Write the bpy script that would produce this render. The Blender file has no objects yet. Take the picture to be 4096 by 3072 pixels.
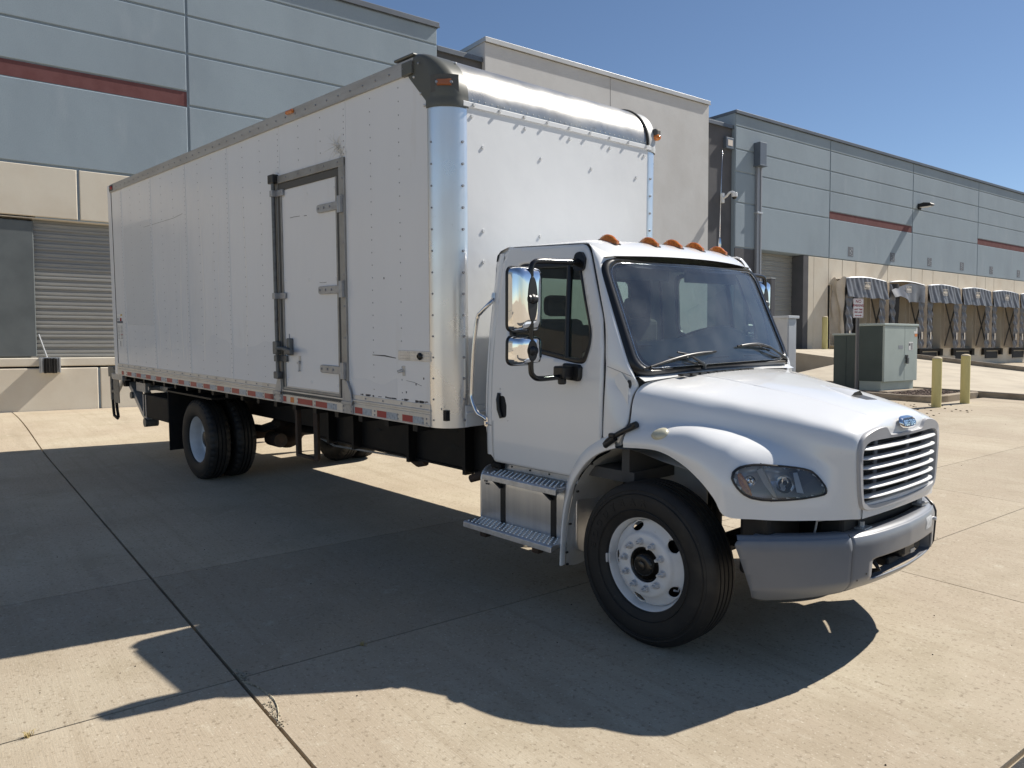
import bpy, bmesh, math, random
import numpy as np
from mathutils import Matrix, Vector, Euler
from mathutils.bvhtree import BVHTree
random.seed(7)
R = math.radians
scene = bpy.context.scene
COL = scene.collection

# ------------------------------------------------------------------ camera, sky, sun, exposure
M_TRUCK = Euler((R(-1.18), R(-1.79), R(-6.0))).to_matrix().inverted().to_4x4()   # truck frame -> world
cam_d = bpy.data.cameras.new('camera'); cam = bpy.data.objects.new('camera', cam_d); COL.objects.link(cam)
cam_d.sensor_width = 36.0; cam_d.lens = 3099.95 / 4096 * 36
cam_d.clip_end = 3000; cam_d.clip_start = .05
cam.matrix_world = M_TRUCK @ (Matrix.Translation((4.683258, -4.812896, 1.985014)) @
                              Euler((1.48630968, 0.00162217, 0.82223974)).to_matrix().to_4x4())
scene.camera = cam
SUN = Vector((.185, 1.0, 1.02)).normalized()
w = bpy.data.worlds.new('World'); scene.world = w; w.use_nodes = True
nt = w.node_tree; bg = nt.nodes['Background']
sky = nt.nodes.new('ShaderNodeTexSky'); sky.sky_type = 'NISHITA'; sky.sun_disc = False
sky.sun_elevation = math.asin(SUN.z); sky.sun_rotation = math.atan2(SUN.x, SUN.y)
sky.altitude = 1500; sky.air_density = 1.0; sky.dust_density = .35; sky.ozone_density = 3.0
nt.links.new(sky.outputs[0], bg.inputs[0]); bg.inputs[1].default_value = .070
sl = bpy.data.lights.new('sun', 'SUN'); so = bpy.data.objects.new('sun', sl); COL.objects.link(so)
sl.energy = 4.8; sl.angle = R(.53); sl.color = (1, .94, .85)
so.rotation_euler = SUN.to_track_quat('Z', 'Y').to_euler()
scene.view_settings.view_transform = 'Standard'; scene.view_settings.look = 'None'
scene.view_settings.exposure = 0.5; scene.view_settings.gamma = 1
scene.view_settings.use_curve_mapping = False
scene.cycles.use_denoising = True
scene.cycles.max_bounces = 10; scene.cycles.transparent_max_bounces = 16

# ------------------------------------------------------------------ materials
def S(r, g, b):
    f = lambda v: (v / 255 / 12.92) if v / 255 <= .04045 else ((v / 255 + .055) / 1.055) ** 2.4
    return (f(r), f(g), f(b))
def mat(name, col, rough=.5, metal=0, spec=.5, var=None, bump=None, stretch=(1, 1, 1), coat=0, rvar=0, speck=None, streak=None):
    m = bpy.data.materials.new(name); m.use_nodes = True
    n = m.node_tree.nodes; l = m.node_tree.links; p = n['Principled BSDF']
    p.inputs['Roughness'].default_value = rough; p.inputs['Metallic'].default_value = metal
    p.inputs['Specular IOR Level'].default_value = spec; p.inputs['Coat Weight'].default_value = coat
    p.inputs['Coat Roughness'].default_value = .05
    p.inputs['Base Color'].default_value = (*col, 1)
    tc = n.new('ShaderNodeTexCoord')
    def noise(scale, st=stretch, detail=4, rg=.55):
        mp = n.new('ShaderNodeMapping'); mp.inputs['Scale'].default_value = st
        l.new(tc.outputs['Object'], mp.inputs[0])
        t = n.new('ShaderNodeTexNoise'); t.inputs['Scale'].default_value = scale
        t.inputs['Detail'].default_value = detail; t.inputs['Roughness'].default_value = rg
        l.new(mp.outputs[0], t.inputs['Vector']); return t.outputs['Fac']
    def ramp(f, a, b):
        mr = n.new('ShaderNodeMapRange'); mr.inputs[1].default_value = a; mr.inputs[2].default_value = b
        l.new(f, mr.inputs[0]); return mr.outputs[0]
    cur = None
    def mixc(fac, c2):
        nonlocal cur
        mx = n.new('ShaderNodeMix'); mx.data_type = 'RGBA'
        l.new(fac, mx.inputs[0])
        if cur is None: mx.inputs[6].default_value = (*col, 1)
        else: l.new(cur, mx.inputs[6])
        mx.inputs[7].default_value = (*c2, 1); cur = mx.outputs[2]
    for v in (var or []):          # (scale, colour, lo, hi, stretch)
        mixc(ramp(noise(v[0], v[4] if len(v) > 4 else stretch), v[2], v[3]), v[1])
    if cur is not None: l.new(cur, p.inputs['Base Color'])
    if rvar:
        mr = n.new('ShaderNodeMapRange'); mr.inputs[1].default_value = .3; mr.inputs[2].default_value = .7
        mr.inputs[3].default_value = max(0, rough - rvar); mr.inputs[4].default_value = rough + rvar
        l.new(noise(3.0), mr.inputs[0]); l.new(mr.outputs[0], p.inputs['Roughness'])
    prev = None
    for b in (bump or []):         # (scale, strength, distance, stretch)
        bn = n.new('ShaderNodeBump'); bn.inputs['Strength'].default_value = b[1]; bn.inputs['Distance'].default_value = b[2]
        l.new(noise(b[0], b[3] if len(b) > 3 else stretch), bn.inputs['Height'])
        if prev is not None: l.new(prev, bn.inputs['Normal'])
        prev = bn.outputs[0]
    if prev is not None: l.new(prev, p.inputs['Normal'])
    return m
def glass(name, tint, ior=1.5, rough=.0, dirt=0.0):
    m = bpy.data.materials.new(name); m.use_nodes = True
    n = m.node_tree.nodes; l = m.node_tree.links; n.clear()
    out = n.new('ShaderNodeOutputMaterial'); tr = n.new('ShaderNodeBsdfTransparent'); gl = n.new('ShaderNodeBsdfGlossy')
    tr.inputs[0].default_value = (*tint, 1); gl.inputs['Roughness'].default_value = rough; gl.inputs[0].default_value = (1, 1, 1, 1)
    fr = n.new('ShaderNodeFresnel'); fr.inputs[0].default_value = ior
    mx = n.new('ShaderNodeMixShader'); l.new(fr.outputs[0], mx.inputs[0]); l.new(tr.outputs[0], mx.inputs[1]); l.new(gl.outputs[0], mx.inputs[2])
    last = mx.outputs[0]
    if dirt:
        df = n.new('ShaderNodeBsdfDiffuse'); df.inputs[0].default_value = (.6, .62, .62, 1)
        tc = n.new('ShaderNodeTexCoord'); ns = n.new('ShaderNodeTexNoise'); ns.inputs['Scale'].default_value = 5; ns.inputs['Detail'].default_value = 6
        l.new(tc.outputs['Object'], ns.inputs['Vector'])
        mr = n.new('ShaderNodeMapRange'); mr.inputs[1].default_value = .35; mr.inputs[2].default_value = .8; mr.inputs[3].default_value = dirt * .4; mr.inputs[4].default_value = dirt * 1.6
        l.new(ns.outputs['Fac'], mr.inputs[0])
        m2 = n.new('ShaderNodeMixShader'); l.new(mr.outputs[0], m2.inputs[0]); l.new(last, m2.inputs[1]); l.new(df.outputs[0], m2.inputs[2]); last = m2.outputs[0]
    l.new(last, out.inputs[0]); return m

MT = {}
def concrete(name, k=1.0):
    k *= 1.06
    f = lambda r, g, b: tuple(v * k for v in S(r, g, b))
    return mat(name, f(163, 150, 131), .85, spec=.3, var=[
    (.55, f(176, 166, 146), .42, .68), (1.7, f(150, 138, 117), .5, .85), (.28, f(146, 130, 108), .55, .8),
    (7, f(182, 174, 156), .6, .9), (.9, f(136, 124, 107), .62, .85, (.25, 2.2, 1)), (2.2, f(155, 142, 122), .52, .82, (.12, 5, 1)), (2.5, f(168, 155, 135), .55, .85, (.10, 9, 1)), (42, f(128, 116, 98), .56, .74), (75, f(200, 192, 174), .60, .76), (150, f(120, 108, 92), .60, .75)],
    bump=[(90, .25, .004, (1, 1, 1)), (14, .35, .004, (.6, 9, 1)), (240, .3, .002, (1, 1, 1))])
def per_object(m, lo, hi):      # each slab is its own pour
    n = m.node_tree.nodes; l = m.node_tree.links; p = n['Principled BSDF']; src = p.inputs['Base Color'].links[0].from_socket
    oi = n.new('ShaderNodeObjectInfo'); mr = n.new('ShaderNodeMapRange'); mr.inputs[3].default_value = lo; mr.inputs[4].default_value = hi
    l.new(oi.outputs['Random'], mr.inputs[0]); mx = n.new('ShaderNodeMix'); mx.data_type = 'RGBA'; mx.blend_type = 'MULTIPLY'; mx.inputs[0].default_value = 1
    cb = n.new('ShaderNodeCombineColor'); [l.new(mr.outputs[0], cb.inputs[i]) for i in range(3)]
    l.new(src, mx.inputs[6]); l.new(cb.outputs[0], mx.inputs[7]); l.new(mx.outputs[2], p.inputs['Base Color']); return m
MT['concrete'] = per_object(concrete('concrete'), .95, 1.05); MT['concrete_pale'] = concrete('concrete_pale', 1.16)
MT['concrete_far'] = mat('concrete_ramp', S(186, 176, 158), .85, spec=.25, var=[(1.2, S(170, 159, 142), .45, .75), (20, S(178, 168, 150), .5, .8), (.5, S(160, 151, 136), .5, .75)], bump=[(60, .2, .004)])
MT['kerb'] = mat('kerb_concrete', S(165, 152, 134), .9, spec=.2, var=[(4, S(140, 128, 112), .45, .75), (60, S(120, 110, 98), .6, .8)], bump=[(70, .3, .004)])
MT['dirt'] = mat('joint_dirt', S(60, 52, 42), .95, spec=.1, var=[(30, S(90, 78, 60), .5, .8)])
MT['crackfill'] = mat('crack_filler', S(176, 168, 148), .9, spec=.2, var=[(60, S(110, 98, 80), .42, .68)], bump=[(80, .6, .01)])
MT['asphalt'] = mat('asphalt', (.045, .045, .045), .9, spec=.3, var=[(120, (.12, .11, .1), .55, .75)], bump=[(150, .6, .01)])
MT['gravel'] = mat('gravel_stones', S(135, 118, 108), .9, spec=.2, var=[(9, S(90, 78, 72), .4, .6), (13, S(170, 150, 136), .55, .7)])
blu = S(146, 160, 170)
MT['blue'] = mat('blue_grey_tilt_up', blu, .85, spec=.25, var=[(.5, S(138, 151, 161), .42, .7, (1, 1, .45)), (1.5, S(155, 166, 175), .58, .8, (1, 1, .3)), (70, S(124, 137, 148), .5, .75)],
                 bump=[(.55, .28, .05), (110, .3, .006)])
MT['sand'] = mat('beige_tilt_up', S(212, 205, 190), .85, spec=.25, var=[(1.2, S(204, 194, 177), .42, .7), (90, S(194, 184, 167), .5, .75)], bump=[(.8, .3, .03), (110, .3, .006)])
MT['mid'] = mat('warm_grey_tilt_up', S(200, 200, 199), .85, spec=.25, var=[(.8, S(193, 192, 190), .42, .7), (90, S(182, 181, 179), .55, .8)], bump=[(.6, .3, .05), (110, .2, .005)])
MT['dark'] = mat('dark_grey_paint', S(92, 92, 95), .8, spec=.25, var=[(1.2, S(82, 83, 86), .42, .7), (90, S(100, 100, 102), .6, .8)], bump=[(110, .2, .005)])
MT['door_leaf'] = mat('grey_door_paint', S(98, 104, 106), .7, spec=.3, var=[(2, S(88, 94, 96), .4, .7)])
MT['red'] = mat('maroon_band', S(112, 76, 76), .85, spec=.2, var=[(3, S(102, 66, 66), .4, .7), (60, S(120, 84, 84), .55, .8)])
MT['coping'] = mat('dark_coping_metal', S(98, 104, 112), .5, metal=.3, var=[(1, S(86, 92, 100), .4, .7)])
MT['coping_l'] = mat('light_coping_metal', S(186, 186, 184), .45, metal=.3, var=[(1, S(170, 171, 170), .4, .7)])
MT['rollup'] = mat('roll_up_door_steel', S(150, 150, 146), .5, metal=.15, var=[(3, S(132, 132, 130), .4, .7, (1, .3, 3))])
MT['canvas'] = mat('tan_canvas', S(212, 202, 188), .9, spec=.1, var=[(2, S(196, 185, 170), .4, .7), (40, S(182, 170, 154), .6, .8)], bump=[(3, .8, .05, (1, 1, .35))])
MT['vinyl'] = mat('dark_vinyl', S(104, 107, 114), .5, spec=.5, var=[(3, S(88, 91, 98), .4, .7), (30, S(122, 125, 131), .6, .8)])
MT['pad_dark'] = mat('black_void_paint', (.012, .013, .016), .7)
MT['whitepaint'] = mat('white_cab_paint', (.83, .835, .83), .26, spec=.5, coat=.7, var=[(1.3, (.80, .805, .80), .45, .75), (25, (.76, .755, .73), .68, .82), (70, (.68, .66, .62), .74, .86)])
MT['boxwhite'] = mat('white_frp_panel', (.82, .83, .84), .20, spec=.5, var=[(.9, (.79, .795, .80), .4, .7, (1, 1, .25)), (5, (.75, .745, .73), .64, .85, (1, 1, .2)), (60, (.72, .71, .7), .72, .85)],
                     bump=[(1.1, .35, .03, (1.3, 1, .4)), (.5, .4, .05)], rvar=.06)
MT['frontwall'] = mat('white_aluminium_sheet', (.72, .735, .74), .5, spec=.5, var=[(1.2, (.68, .69, .70), .4, .7), (40, (.62, .63, .64), .66, .85)], bump=[(1.2, .25, .03)])
MT['alu'] = mat('bare_aluminium', (.80, .80, .80), .34, metal=.95, var=[(2, (.70, .70, .70), .4, .7, (6, 6, .4)), (30, (.62, .62, .60), .6, .85)], rvar=.08, bump=[(2.2, .12, .02)])
MT['alu_post'] = mat('aluminium_corner', (.83, .83, .83), .30, metal=.9, var=[(1.3, (.74, .73, .72), .4, .75, (4, 4, .3)), (28, (.66, .64, .62), .66, .85)], rvar=.06, bump=[(1.6, .1, .02, (1, 1, .4))])
MT['nose'] = mat('weathered_aluminium_roof', (.40, .395, .375), .33, metal=.8, var=[(3, (.34, .33, .31), .42, .7, (4, .4, .6)), (22, (.30, .275, .225), .56, .8, (3, .5, 1)), (60, (.47, .46, .43), .6, .8)], rvar=.06, bump=[(40, .12, .006, (.5, 3, 1))])
MT['rail'] = mat('oxidised_rail', (.50, .49, .47), .5, metal=.55, var=[(4, (.42, .40, .37), .42, .7, (.4, 1, 3)), (30, (.34, .31, .27), .6, .82, (.3, 1, 2))])
MT['railbright'] = mat('side_rail_aluminium', (.66, .64, .60), .45, metal=.45, var=[(5, (.58, .55, .50), .45, .7, (1, 1, .4)), (30, (.46, .42, .36), .62, .82, (2, 1, .4))])
MT['doorframe'] = mat('door_frame_metal', (.36, .355, .34), .5, metal=.5, var=[(6, (.28, .27, .25), .42, .7)])
MT['seal'] = mat('door_seal', (.10, .098, .09), .7)
MT['hinge'] = mat('galvanised_hinge', (.42, .43, .44), .45, metal=.5, var=[(20, (.34, .34, .35), .45, .7)])
MT['lockrod'] = mat('lock_bar_steel', (.16, .17, .175), .5, metal=.5, var=[(20, (.10, .10, .10), .45, .7)])
MT['olive'] = mat('olive_grey_cap', (.115, .115, .095), .35, spec=.5, var=[(3, (.10, .10, .082), .4, .7)])
MT['silvercap'] = mat('silver_cap', (.46, .47, .46), .4, spec=.5)
MT['rivet'] = mat('rivet_metal', (.35, .35, .36), .4, metal=.6)
MT['rivetdark'] = mat('rivet_dark', (.33, .33, .34), .5, metal=.3)
MT['bolt'] = mat('bolt_white', (.66, .67, .67), .4)
MT['redtape'] = mat('red_reflective', S(165, 55, 55), .4, spec=.5, bump=[(60, .2, .002)])
MT['whitetape'] = mat('silver_reflective', S(175, 184, 192), .35, spec=.5, var=[(90, S(140, 152, 165), .45, .6, (1, 1, .3))], bump=[(60, .2, .002)])
MT['amber'] = mat('amber_lens', (.72, .22, .02), .12, spec=.6, coat=.5, var=[(60, (.5, .12, .008), .4, .65)])
MT['redlens'] = mat('red_lens', (.35, .02, .02), .15)
MT['orange'] = mat('orange_reflector', S(214, 120, 40), .3)
MT['ambershade'] = mat('amber_brown_lens', (.36, .12, .045), .3)
MT['black'] = mat('black_plastic', (.014, .014, .015), .38, spec=.5)
MT['blackmat'] = mat('matt_black', (.011, .011, .012), .7, spec=.3, var=[(8, (.02, .018, .016), .45, .75)])
MT['blackgloss'] = mat('black_powder_coat', (.012, .012, .013), .22, spec=.5)
MT['frame'] = mat('chassis_black', (.010, .010, .011), .55, spec=.35, var=[(6, (.022, .019, .016), .5, .8)])
MT['rust'] = mat('rusty_steel', (.05, .036, .028), .8, var=[(12, (.085, .05, .034), .45, .7)])
MT['rubber'] = mat('tyre_rubber', (.014, .014, .0145), .62, spec=.4, var=[(6, (.026, .024, .022), .4, .75), (50, (.045, .041, .036), .62, .8), (3, (.05, .045, .038), .6, .85)])
MT['gasket'] = mat('black_gasket', (.012, .012, .013), .30, spec=.5)
MT['rimwhite'] = mat('white_wheel_paint', (.74, .75, .76), .38, spec=.5, var=[(9, (.68, .685, .69), .42, .7), (40, (.46, .41, .35), .7, .82)])
MT['rimgrey'] = mat('rear_rim_paint', (.66, .69, .72), .4, spec=.5, var=[(9, (.58, .6, .62), .42, .7)])
MT['nut'] = mat('lug_nut_steel', (.62, .63, .65), .35, metal=.3)
MT['hubblack'] = mat('oily_hub', (.012, .011, .010), .25, spec=.6, var=[(14, (.03, .022, .015), .5, .75)])
MT['chrome'] = mat('chrome', (.90, .90, .91), .03, metal=1)
MT['steel'] = mat('stainless_steel', (.72, .72, .73), .16, metal=1)
MT['mirrorglass'] = mat('mirror_glass', (.85, .86, .87), .01, metal=1)
MT['grille'] = mat('grille_white', (.66, .66, .65), .4, spec=.5)
MT['grillegrey'] = mat('grille_grey', (.40, .40, .41), .42, spec=.5)
MT['strapgrey'] = mat('grille_strap_grey', (.22, .22, .24), .5)
MT['radiator'] = mat('radiator_black', (.010, .010, .011), .7, bump=[(60, .8, .01, (.05, .05, 4))])
MT['bumper'] = mat('grey_bumper_paint', (.205, .215, .235), .36, spec=.5, coat=.15, var=[(3, (.185, .195, .215), .45, .75), (40, (.26, .27, .285), .68, .82)], bump=[(2, .15, .02)])
MT['bumperend'] = mat('grey_bumper_plastic', (.195, .208, .232), .40, spec=.5, var=[(3, (.178, .19, .214), .45, .75)])
MT['residue'] = mat('sticker_residue', (.60, .61, .61), .6, var=[(40, (.42, .43, .44), .45, .6)])
MT['tread'] = mat('tread_plate_aluminium', (.62, .63, .65), .40, metal=.75, var=[(14, (.48, .49, .50), .45, .7), (50, (.38, .38, .38), .62, .8)])
MT['tank'] = mat('brushed_tank', (.74, .74, .74), .34, metal=.9, var=[(3, (.66, .66, .67), .4, .7, (8, 8, .6))], bump=[(6, .06, .01, (8, 8, .3))], rvar=.05)
MT['liner'] = mat('fender_liner', (.52, .52, .50), .5, var=[(3, (.42, .41, .39), .45, .7)])
MT['dash'] = mat('grey_dash', (.33, .345, .335), .6)
MT['interior'] = mat('cab_interior', (.07, .07, .07), .8)
MT['seat'] = mat('seat_cloth', (.075, .07, .066), .9)
MT['cabgrey'] = mat('interior_grey', (.16, .16, .155), .7)
MT['frit'] = mat('black_frit', (.008, .008, .010), .15, spec=.5)
MT['windshield'] = glass('windshield_glass', (.72, .82, .81), 1.9, 0, .06)
MT['sideglass'] = glass('side_window_glass', (.50, .60, .55), 1.5, 0, .01)
MT['lens'] = glass('headlight_lens', (.94, .95, .96), 1.5, .02, .10)
MT['reflector'] = mat('headlight_reflector', (.80, .81, .83), .22, metal=.55)
MT['lampblack'] = mat('headlight_bezel', (.02, .021, .024), .3)
MT['lampshadow'] = mat('headlight_shadow', (.075, .082, .095), .35)  # dark tone for the shadowed half of the lamp
MT['lamptan'] = mat('headlight_fin', (.72, .64, .55), .4)
MT['yellowlens'] = mat('aged_side_lamp', (.60, .57, .43), .3, var=[(30, (.45, .42, .3), .5, .7)])
MT['emblemblue'] = mat('emblem_blue', (.012, .025, .07), .25)
MT['transformer'] = mat('grey_green_enamel', S(172, 183, 177), .5, spec=.4, var=[(2, S(164, 175, 169), .4, .7), (30, S(177, 187, 181), .6, .8)], bump=[(100, .1, .003)])
MT['transformer_shade'] = mat('shaded_green_enamel', S(72, 84, 82), .55, spec=.4, var=[(2, S(64, 76, 75), .4, .7)])  # darker copy of the cabinet enamel, shade painted into the colour
MT['utilgrey'] = mat('light_grey_cabinet', S(196, 200, 204), .5, spec=.4, var=[(2, S(184, 188, 193), .4, .7)])
MT['yellow'] = mat('faded_yellow_paint', S(206, 196, 138), .65, spec=.3, var=[(4, S(192, 180, 122), .42, .7, (1, 1, .4)), (40, S(150, 132, 84), .68, .8)])
MT['bollardtop'] = mat('bollard_cap', S(205, 190, 160), .85)
MT['postgrey'] = mat('sign_post_steel', S(128, 126, 126), .5, metal=.3)
MT['signwhite'] = mat('sign_white', (.80, .80, .80), .4, spec=.5)
MT['signred'] = mat('sign_red', S(150, 45, 60), .5)
MT['paper'] = mat('label_paper', (.72, .72, .70), .6)
MT['ink'] = mat('label_ink', (.05, .05, .06), .6)
MT['inkgrey'] = mat('stencil_grey', S(98, 104, 112), .8, var=[(8, S(110, 116, 124), .45, .7)])
MT['inkpale'] = mat('stencil_pale', S(168, 174, 180), .8)
MT['tan_label'] = mat('tan_label', S(216, 206, 190), .6)
MT['gold'] = mat('gold_label', S(190, 160, 60), .5)
MT['camwhite'] = mat('camera_white', (.74, .75, .76), .4)
MT['cctvdark'] = mat('camera_dome', (.02, .02, .02), .1)
MT['grass'] = mat('dry_grass', S(178, 160, 110), .8)
MT['fluff'] = mat('white_fluff', (.82, .80, .74), .9)
MT['rubberbumper'] = mat('dock_rubber', (.013, .012, .011), .85, var=[(60, (.10, .09, .08), .62, .75, (1, 12, .4))], bump=[(40, .8, .01, (1, 10, .2))])
MT['galv'] = mat('galvanised', (.50, .51, .52), .45, metal=.6)
MT['pipe'] = mat('downspout_paint', S(142, 146, 152), .5, metal=.2)
MT['headerbox'] = mat('leader_head_paint', S(96, 106, 118), .5, metal=.2)

# ------------------------------------------------------------------ mesh helpers
class MB:
    def __init__(s): s.v = []; s.f = []
    def add(s, V, F):
        o = len(s.v); s.v += [tuple(map(float, p)) for p in V]; s.f += [tuple(i + o for i in f) for f in F]; return s
    def box(s, x0, x1, y0, y1, z0, z1):
        V = [(x, y, z) for x in (x0, x1) for y in (y0, y1) for z in (z0, z1)]
        return s.add(V, [(0, 1, 3, 2), (4, 6, 7, 5), (0, 4, 5, 1), (2, 3, 7, 6), (0, 2, 6, 4), (1, 5, 7, 3)])
    def cyl(s, p0, p1, r0, r1=None, n=12, cap=True):
        r1 = r0 if r1 is None else r1
        p0 = Vector(p0); p1 = Vector(p1); d = (p1 - p0).normalized()
        a = d.orthogonal().normalized(); b = d.cross(a)
        V = []
        for p, r in ((p0, r0), (p1, r1)):
            for i in range(n):
                t = 2 * math.pi * i / n; V.append(p + (a * math.cos(t) + b * math.sin(t)) * r)
        F = [(i, (i + 1) % n, n + (i + 1) % n, n + i) for i in range(n)]
        if cap: F += [tuple(reversed(range(n))), tuple(range(n, 2 * n))]
        return s.add(V, F)
    def tube(s, path, r, n=10, closed=False):
        P = [Vector(p) for p in path]; k = len(P); V = []; up = None
        for i in range(k):
            if closed: d = P[(i + 1) % k] - P[i - 1]
            else: d = P[min(i + 1, k - 1)] - P[max(i - 1, 0)]
            d.normalize()
            if up is None: up = d.orthogonal().normalized()
            else: up = (up - d * up.dot(d)).normalized()
            b = d.cross(up); rr = r[i] if isinstance(r, (list, tuple)) else r
            for j in range(n):
                t = 2 * math.pi * j / n; V.append(P[i] + (up * math.cos(t) + b * math.sin(t)) * rr)
        F = []
        for i in range(k if closed else k - 1):
            for j in range(n):
                a = i * n + j; b2 = i * n + (j + 1) % n; c = ((i + 1) % k) * n
                F.append((a, b2, c + (j + 1) % n, c + j))
        if not closed: F += [tuple(reversed(range(n))), tuple(range((k - 1) * n, k * n))]
        return s.add(V, F)
    def lathe(s, prof, n=48, axis='y', c=(0, 0, 0), close=False):
        # prof: (r, t) along axis
        V = []; k = len(prof)
        for i in range(n):
            a = 2 * math.pi * i / n; ca, sa = math.cos(a), math.sin(a)
            for r, t in prof:
                if axis == 'y': V.append((c[0] + r * ca, c[1] + t, c[2] + r * sa))
                elif axis == 'z': V.append((c[0] + r * ca, c[1] + r * sa, c[2] + t))
                else: V.append((c[0] + t, c[1] + r * ca, c[2] + r * sa))
        F = []
        for i in range(n):
            for j in range(k if close else k - 1):
                a = i * k + j; b = i * k + (j + 1) % k; c2 = ((i + 1) % n) * k
                F.append((a, b, c2 + (j + 1) % k, c2 + j))
        return s.add(V, F)
    def grid(s, A):
        A = np.asarray(A); m, n = A.shape[:2]
        return s.add(A.reshape(-1, 3), [(i * n + j, i * n + j + 1, (i + 1) * n + j + 1, (i + 1) * n + j) for i in range(m - 1) for j in range(n - 1)])
    def prism(s, poly, fn, d0, d1):
        n = len(poly)
        V = [fn(u, v, d0) for u, v in poly] + [fn(u, v, d1) for u, v in poly]
        return s.add(V, [tuple(range(n)), tuple(reversed(range(n, 2 * n)))] + [(i, n + i, n + (i + 1) % n, (i + 1) % n) for i in range(n)])
    def ell(s, c, rx, ry, rz, nu=14, nv=8, half=False):
        V = []; F = []
        for j in range(nv + 1):
            ph = (math.pi / 2 if half else math.pi) * j / nv
            for i in range(nu):
                t = 2 * math.pi * i / nu
                V.append((c[0] + rx * math.sin(ph) * math.cos(t), c[1] + ry * math.sin(ph) * math.sin(t), c[2] + rz * math.cos(ph)))
        for j in range(nv):
            for i in range(nu):
                F.append((j * nu + i, j * nu + (i + 1) % nu, (j + 1) * nu + (i + 1) % nu, (j + 1) * nu + i))
        return s.add(V, F)
def obj(name, mb, m, parent=None, smooth=None, bevel=0, kind=None, seg=2, solid=0, label=None, loc=None):
    me = bpy.data.meshes.new(name); me.from_pydata(mb.v, [], mb.f)
    bm = bmesh.new(); bm.from_mesh(me); bmesh.ops.remove_doubles(bm, verts=bm.verts, dist=1e-5)
    bmesh.ops.recalc_face_normals(bm, faces=bm.faces); bm.to_mesh(me); bm.free()
    me.materials.append(MT[m] if isinstance(m, str) else m)
    o = bpy.data.objects.new(name, me); COL.objects.link(o)
    if parent: o.parent = parent
    if loc: o.location = loc
    if smooth is not None:
        me.shade_smooth() if smooth >= 180 else me.shade_smooth()
        if smooth < 180:
            try: me.set_sharp_from_angle(angle=R(smooth))
            except Exception: pass
    if solid:
        md = o.modifiers.new('thick', 'SOLIDIFY'); md.thickness = solid; md.offset = 0
    if bevel:
        md = o.modifiers.new('bevel', 'BEVEL'); md.width = bevel; md.segments = seg; md.limit_method = 'ANGLE'; md.angle_limit = R(40)
    if kind: o['kind'] = kind
    if label: o['label'] = label
    return o
def tag(o, label, cat, group=None):
    o['label'] = label; o['category'] = cat
    if group: o['group'] = group
    return o
def empty(name, loc=(0, 0, 0), rz=0):
    o = bpy.data.objects.new(name, None); COL.objects.link(o); o.location = loc; o.rotation_euler = (0, 0, rz)
    o.empty_display_size = .2; return o
def dup(o, parent=None, loc=None, rot=None, scale=None):
    c = o.copy(); COL.objects.link(c)
    if parent is not None: c.parent = parent
    if loc is not None: c.location = loc
    if rot is not None: c.rotation_euler = rot
    if scale is not None: c.scale = scale
    return c
def dup_tree(o, parent=None, loc=None, rot=None):
    c = dup(o, parent, loc, rot)
    for ch in list(o.children): dup_tree(ch, c)
    return c
def cr(P, n):
    """Catmull-Rom through rows of P, n samples per span"""
    P = np.asarray(P, float); k = len(P); out = []
    for i in range(k - 1):
        p0 = P[i - 1] if i else 2 * P[0] - P[1]; p1 = P[i]; p2 = P[i + 1]; p3 = P[i + 2] if i + 2 < k else 2 * P[-1] - P[-2]
        for j in range(n):
            t = j / n
            out.append(.5 * (2 * p1 + (p2 - p0) * t + (2 * p0 - 5 * p1 + 4 * p2 - p3) * t * t + (3 * p1 - p0 - 3 * p2 + p3) * t ** 3))
    out.append(P[-1]); return np.array(out)
def resample(P, n, closed=False):
    P = np.asarray(P, float)
    if closed: P = np.vstack([P, P[:1]])
    d = np.r_[0, np.cumsum(np.linalg.norm(np.diff(P, axis=0), axis=1))]
    t = np.linspace(0, d[-1], n + 1 if closed else n)
    Q = np.stack([np.interp(t, d, P[:, i]) for i in range(P.shape[1])], 1)
    return Q[:-1] if closed else Q
def rounded(poly, r, n=5):
    """round polygon corners; r scalar or list"""
    out = []; k = len(poly)
    for i in range(k):
        p = np.array(poly[i], float); a = np.array(poly[i - 1], float) - p; b = np.array(poly[(i + 1) % k], float) - p
        ri = r[i] if isinstance(r, (list, tuple)) else r
        la, lb = np.linalg.norm(a), np.linalg.norm(b); a /= la; b /= lb
        h = max(1e-6, np.sqrt((1 - a @ b) / 2)); tn = np.sqrt((1 + a @ b) / 2) / h if h else 0
        ln = min(ri * (np.sqrt((1 + a @ b) / 2) / h if h > 0 else 0), la * .48, lb * .48) if ri else 0
        if ln < 1e-5: out.append(tuple(p)); continue
        p0 = p + a * ln; p1 = p + b * ln
        for j in range(n + 1):
            t = j / n; q = (1 - t) ** 2 * p0 + 2 * t * (1 - t) * p + t * t * p1; out.append(tuple(q))
    return out
def inpoly(P, poly):
    x, y = P[:, 0], P[:, 1]; poly = np.asarray(poly); ins = np.zeros(len(P), bool); j = len(poly) - 1
    for i in range(len(poly)):
        xi, yi = poly[i]; xj, yj = poly[j]
        c = ((yi > y) != (yj > y)) & (x < (xj - xi) * (y - yi) / (yj - yi + 1e-12) + xi)
        ins ^= c; j = i
    return ins
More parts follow.
